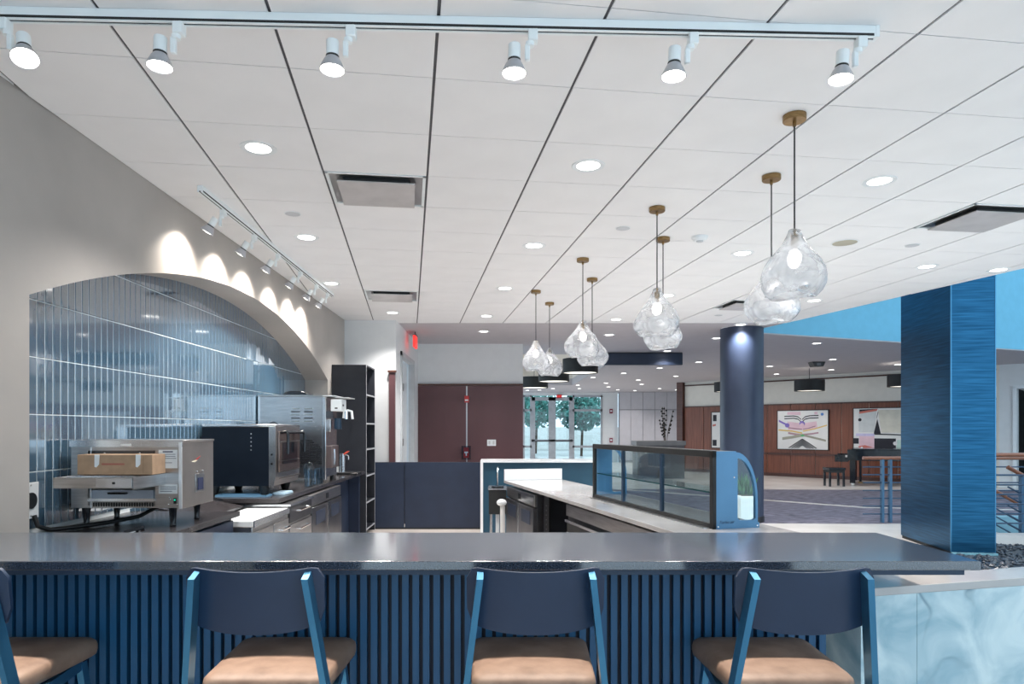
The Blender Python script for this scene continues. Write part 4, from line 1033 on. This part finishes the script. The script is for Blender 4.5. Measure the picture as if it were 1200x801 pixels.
sB = [('grey_sheet',(.66,.68,.68),[(.09,.45),(.36,.45),(.40,.97),(.09,.92)]),('red_band',RD,[(.1,.88),(.40,.94),(.42,.99),(.1,.93)]),('black_band',BK,[(.1,.93),(.42,.99),(.1,.98)]),
      ('black_dot',BK,disc_pts(.11,.74,.03)),('black_wedge',BK,[(.35,.42),(.47,.42),(.41,.76)]),('black_band',BK,stroke([(.40,.78),(.43,.95)],.05)),
      ('cream_sheet',(.70,.67,.58),[(.42,.96),(.88,.96),(.86,.44),(.48,.44)]),('green_block',GN,[(.86,.44),(1,.44),(1,.64),(.86,.64)]),
      ('lavender_band',LV,[(.04,.36),(.36,.36),(.36,.42),(.04,.42)]),('pink_block',PK,[(.10,.05),(.36,.05),(.36,.36),(.10,.36)]),('black_band',BK,[(.36,.395),(1,.375),(1,.40),(.36,.42)]),
      ('black_block',BK,[(.36,.03),(.72,.03),(.72,.31),(.36,.31)]),('black_block',BK,[(0,.18),(.09,.18),(.09,.31),(0,.31)]),('red_lens',RD,[(.08,.12),(.2,.15),(.34,.10),(.3,.05),(.12,.05)]),
      ('mint_sheet',(.58,.74,.68),[(.72,.02),(1,.02),(1,.28),(.74,.28)]),('white_dot',(.8,.8,.8),disc_pts(.71,.2,.035))]
art(5.573,7.10,.84,2.08,'white abstract picture with black wedge and green block behind the piano',sB)
art(1.075,2.55,.86,2.05,'white abstract picture mostly hidden behind the round column',[('black_block',BK,[(0.02,.05),(.12,.05),(.12,.22),(.02,.22)]),('red_band',RD,[(.02,.6),(.1,.62),(.1,.67),(.02,.65)]),('black_band',BK,[(.03,.75),(.12,.75),(.12,.93),(.03,.93)]),('grey_sheet',(.66,.68,.68),[(.2,.2),(.6,.2),(.6,.8),(.2,.8)])])

# piano and bench
pn = thing('grand_piano', 'black grand piano standing before the wood wall behind the railing', 'piano', (9.25,17.6,0), R(-30))
MB().prism([(0,0),(.6,0),(1.2,.15),(1.75,.5),(1.9,.85),(1.75,1.2),(1.2,1.35),(0,1.4)],'z',.66,.95).build('case', black_gl, pn, bevel=.01)
MB().prism([(.1,-.02),(.6,-.02),(1.22,.13),(1.78,.5),(1.93,.85),(1.78,1.22),(1.2,1.37),(.1,1.42)],'z',.95,.975).build('lid', black_gl, pn)
B(-.27,.02,.05,1.35,.62,.74).build('keybed', black_gl, pn, bevel=.01); B(-.20,.0,.1,1.30,.74,.755).build('keyboard', white_pl, pn); B(-.30,-.05,.02,.06,.62,.80).build('cheek_block', black_gl, pn); B(-.30,-.05,1.34,1.38,.62,.80).build('cheek_block', black_gl, pn)
B(.3,.34,.4,1.0,.975,1.0).build('music_desk', white_pl, pn)
for x, y in ((.12,.12),(.12,1.25),(1.6,.85)):
    q = MB().bar((x,y,.06),(x,y,.66),.13,.13).build('leg', black_gl, pn); MB().cyl((x,y-.02,.04),(x,y+.02,.04),.04,n=12).build('caster', chrome, q)
MB().tube([(.3,.2,.1),(.3,.2,.66)],.03,8).build('pedal_lyre', black_gl, pn); B(.25,.40,.1,.3,.06,.10).build('pedals', brass, pn)
pb = thing('piano_bench', 'small black piano bench left of the grand piano', 'bench', (8.8,17.4,0))
B(-.22,.22,-.18,.18,.42,.49).build('seat', black_gl, pb, bevel=.015)
B(-.20,.20,-.16,.16,.36,.42).build('apron', matte_blk, pb)
for x in (-.18,.18):
    for y in (-.14,.14): MB().bar((x,y,0),(x*.98,y,.36),.045,.045).build('leg', black_gl, pb)

# drum lamps
def drum(px, pyb, y, d, h, label):
    x = (px-CX)*y/F; zb = EYE+(CY-pyb)*y/F
    t = thing('drum_lamp', label, 'pendant lamp', (x,y,zb), 0, 'black drum lamps')
    MB().lathe([(d/2,0),(d/2,h),(d/2-.012,h),(d/2-.012,0)],40,close=True).build('shade', matte_blk, t, smooth=30)
    MB().lathe([(.0001,.02),(d/2-.014,.02),(d/2-.014,.03),(.0001,.03)],32).build('diffuser', drumglow, t)
    top = 3.9 if (.2 < x < 2.8 and y < 25) else CZ
    if zb+h < top: MB().cyl((0,0,.03),(0,0,top-zb-.001),.008,n=8).build('stem', matte_blk, t)
drum(680,437,17.0,.90,.36,'largest black drum lamp behind the third glass pendant pair')
drum(649,447,19.5,.90,.36,'middle black drum lamp behind the farthest glass pendants')
drum(626,454.5,22,.92,.36,'farthest black drum lamp at the edge of the back wall')
drum(948.5,458,18.0,.76,.30,'black drum lamp hanging before the wood wall right of the round column')
drum(1060,453,16.5,.76,.30,'black drum lamp half hidden behind the square column')
drum(852,459,20.5,.76,.30,'black drum lamp hidden behind the round column but for its edge')
# bulkhead sign beam
bk = thing('hanging_bulkhead', 'dark navy bulkhead board hanging below the lobby ceiling', 'bulkhead', (0,14.2,0))
B(2.3,3.95,0,.12,2.86,3.10).build('board', navy_lam, bk)
B(2.3,3.95,.02,.10,3.10,CZ-.003).build('mounting', char_lam, bk)
# black ceiling device
x, y = on_ceil(957,424)
cdv = thing('ceiling_projector', 'small black device hanging under the lobby ceiling', 'projector', (x,y,CZ-.003))
MB().prism([(-.16,0),(.16,0),(.11,-.11),(-.11,-.11)],'y',-.12,.12).build('body', black, cdv); B(-.05,.05,-.122,-.118,-.09,-.03).build('lens', steel_dk, cdv)
# exit signs
es = thing('exit_sign', 'red exit sign seen edge on, hanging before the back wall', 'sign', ((486.5-CX)*11.2/F,11.2,2.90))
B(-.018,.018,-.16,.16,-.04,.15).build('sign_panel', exitred, es); B(-.03,.03,-.12,.12,.15,.175).build('canopy', steel_dk, es); MB().cyl((0,0,.175),(0,0,.228),.01).build('stem', steel_dk, es)
es2 = thing('exit_sign', 'small red exit sign above the glass entrance doors', 'sign', (ex(655),EY-.16,ez(466.5)))
B(-.12,.12,-.01,.03,0,.17).build('sign_panel', mat('exit_dim',(.45,.04,.04),.5), es2); B(-.05,.05,.03,.15,.05,.12).build('bracket', steel_dk, es2)
fc = bpy.data.curves.new('exit_text','FONT'); fc.body = 'EXIT'; fc.size = .11; fc.align_x = 'CENTER'; fc.extrude = .001
fo = bpy.data.objects.new('exit_text', fc); COL.objects.link(fo)
dg = bpy.context.evaluated_depsgraph_get(); fme = bpy.data.meshes.new_from_object(fo.evaluated_get(dg)); bpy.data.objects.remove(fo)
lo = link('lettering', fme, None, es2, (0,-.012,.045)); lo.rotation_euler = (R(90),0,0); fme.materials.append(exitred)
# back wall fittings
WY = 12.745
fa = thing('fire_strobe', 'red fire alarm strobe high on the brown panel seam', 'alarm', ((547-CX)*WY/F,WY,EYE+(502-467.5)*WY/F))
B(-.045,.045,-.05,0,-.065,.065).build('housing', red, fa, bevel=.008); B(-.032,.032,-.058,-.05,-.035,-.005).build('lens', white_pl, fa, bevel=.004)
fp = thing('fire_pull_station', 'red fire pull station in a clear cover on the brown seam', 'alarm', ((546.5-CX)*WY/F,WY,EYE-(530-502)*WY/F))
B(-.05,.05,-.04,0,-.10,.10).build('housing', red, fp, bevel=.006); B(-.035,.035,-.046,-.04,-.01,.02).build('pull_bar', white_pl, fp); B(-.012,.012,-.046,-.04,-.06,-.01).build('pull_stem', white_pl, fp)
m = MB().box(-.085,.085,-.10,-.096,-.13,.13).box(-.085,-.081,-.096,0,-.13,.13).box(.081,.085,-.096,0,-.13,.13).box(-.085,.085,-.096,0,.126,.13); m.build('clear_cover', glass_g, fp)
sw_ = thing('switch_plate', 'white double switch plate on the brown panel wall', 'switch', ((576-CX)*WY/F,12.757,EYE-(518.5-502)*WY/F))
B(-.085,.085,-.008,0,-.06,.06).build('plate', white_pl, sw_, bevel=.003)
for s_ in (-.04,.04): B(s_-.016,s_+.016,-.012,-.008,-.033,.033).build('rocker', mat('switch_grey',(.6,.62,.63),.5), sw_)
for py, lab in ((481.5,'upper small dark red alarm box beside the entrance window'),(515.5,'lower small dark red alarm box beside the entrance window')):
    t = thing('alarm_box', lab, 'alarm', (ex(716),EY-.001,ez(py))); B(-.07,.07,-.05,0,-.10,.10).build('housing', mat('alarm_dark_red',(.25,.03,.06),.5), t); B(-.04,.04,-.06,-.05,-.03,.04).build('lens', white_pl, t)
# reception desk and wall decoration
rd = thing('reception_desk', 'dark grey reception desk in the lobby behind the display case', 'desk', (4.2,20,0))
B(0,1.42,0,.7,0,1.0).build('front', mat('desk_grey',(.12,.12,.13),.6), rd); B(-.03,1.45,-.05,.75,1.0,1.13).build('top', mat('desk_top',(.16,.16,.165),.5), rd)
for i in range(3): B(.02+.47*i,.47+.47*i,-.01,0,.08,.97).build('panel', mat('desk_panel',(.10,.09,.10),.6), rd)
br = thing('branch_vase', 'tall vase of dark branches beside the brown lobby jamb', 'plant', (6.05,24.0,0))
MB().lathe([(.0001,0),(.10,0),(.14,.3),(.09,.75),(.11,.8)],20).build('vase', matte_blk, br, smooth=40)
rr = random.Random(5)
for i in range(9):
    a = rr.uniform(0,6.28); h = rr.uniform(.9,1.6); s_ = rr.uniform(.08,.3); MB().tube([(0,0,.7),(s_*.4*math.cos(a),s_*.4*math.sin(a),.8+h*.5),(s_*math.cos(a),s_*math.sin(a),.75+h)],.008,5).build('branch', bark, br)
    for k in range(5): MB().sphere((s_*math.cos(a)*(.5+.12*k),s_*math.sin(a)*(.5+.12*k),.8+h*(.45+.12*k)),.035,6).build('leaf_cluster', matte_blk, br)
# planter seen through the case end
pl = thing('white_planter', 'square white planter with green plant behind the display case end', 'planter', (3.0,8.0,0))
MB().prism([(-.12,-.12),(.06,-.12),(.06,.08),(-.12,.08)],'z',0,.70).build('pot', white_pl, pl, bevel=.01); B(-.10,.04,-.10,.06,.70,.705).build('soil', bark, pl)
lf = MB().prism([(0,0),(.012,.10),(0,.26),(-.012,.10)],'y',-.001,.001).mesh('leaf'); lf.materials.append(green)
for i in range(40):
    o = link('leaf', lf, None, pl, (rr.uniform(-.09,.03),rr.uniform(-.08,.04),.70)); o.rotation_euler = (rr.uniform(-.3,.3),rr.uniform(-.3,.3),rr.uniform(0,6.28)); s_ = rr.uniform(.7,1.1); o.scale = (s_*1.6,s_,s_)

# ================================================================== OUTSIDE the entrance
struct(B(-8,22,30.4,60,-.25,-.02).build('ground_outside', mat('paving',(.55,.55,.52),.8)))
struct(B(-6,20,47,48,0,1.6).build('wall_garden', mat('garden_wall',(.75,.74,.70),.8)))
def tree(label, x, y, h, r, n, seed):
    rn = random.Random(seed); t = thing('tree', label, 'tree', (x,y,0), 0, 'trees outside the entrance')
    MB().tube([(0,0,0),(.05,0,h*.4),(-.03,.05,h*.75)],.07,8).build('trunk', bark, t, smooth=50)
    for a in range(4): MB().tube([(.03,0,h*.4),(.4*math.cos(a*1.6)*r,.4*math.sin(a*1.6)*r,h*.65)],.03,6).build('branch', bark, t)
    m = MB()
    for i in range(n):
        a = rn.uniform(0,6.28); u = rn.uniform(-1,1); q = rn.random()**.4*r
        c = Vector((q*math.cos(a)*math.sqrt(1-u*u), q*math.sin(a)*math.sqrt(1-u*u), h*.68+q*u*.8))
        e = Vector((rn.gauss(0,1),rn.gauss(0,1),rn.gauss(0,1))).normalized(); f_ = e.orthogonal().normalized(); s_ = rn.uniform(.05,.11)
        m.add([c+e*s_*1.6, c+f_*s_, c-e*s_*1.6, c-f_*s_], [(0,1,2,3)])
    q = m.build('foliage', teal_leaf, t); q['kind'] = 'stuff'
tree('leafy tree outside the right hand entrance window', 4.6, 36.5, 3.6, 1.35, 1800, 1)
tree('tree seen through the left glass door', 2.3, 40, 4.0, 1.5, 1500, 2)
tree('tree outside the narrow left sidelight', .9, 35, 3.6, 1.2, 1200, 4)
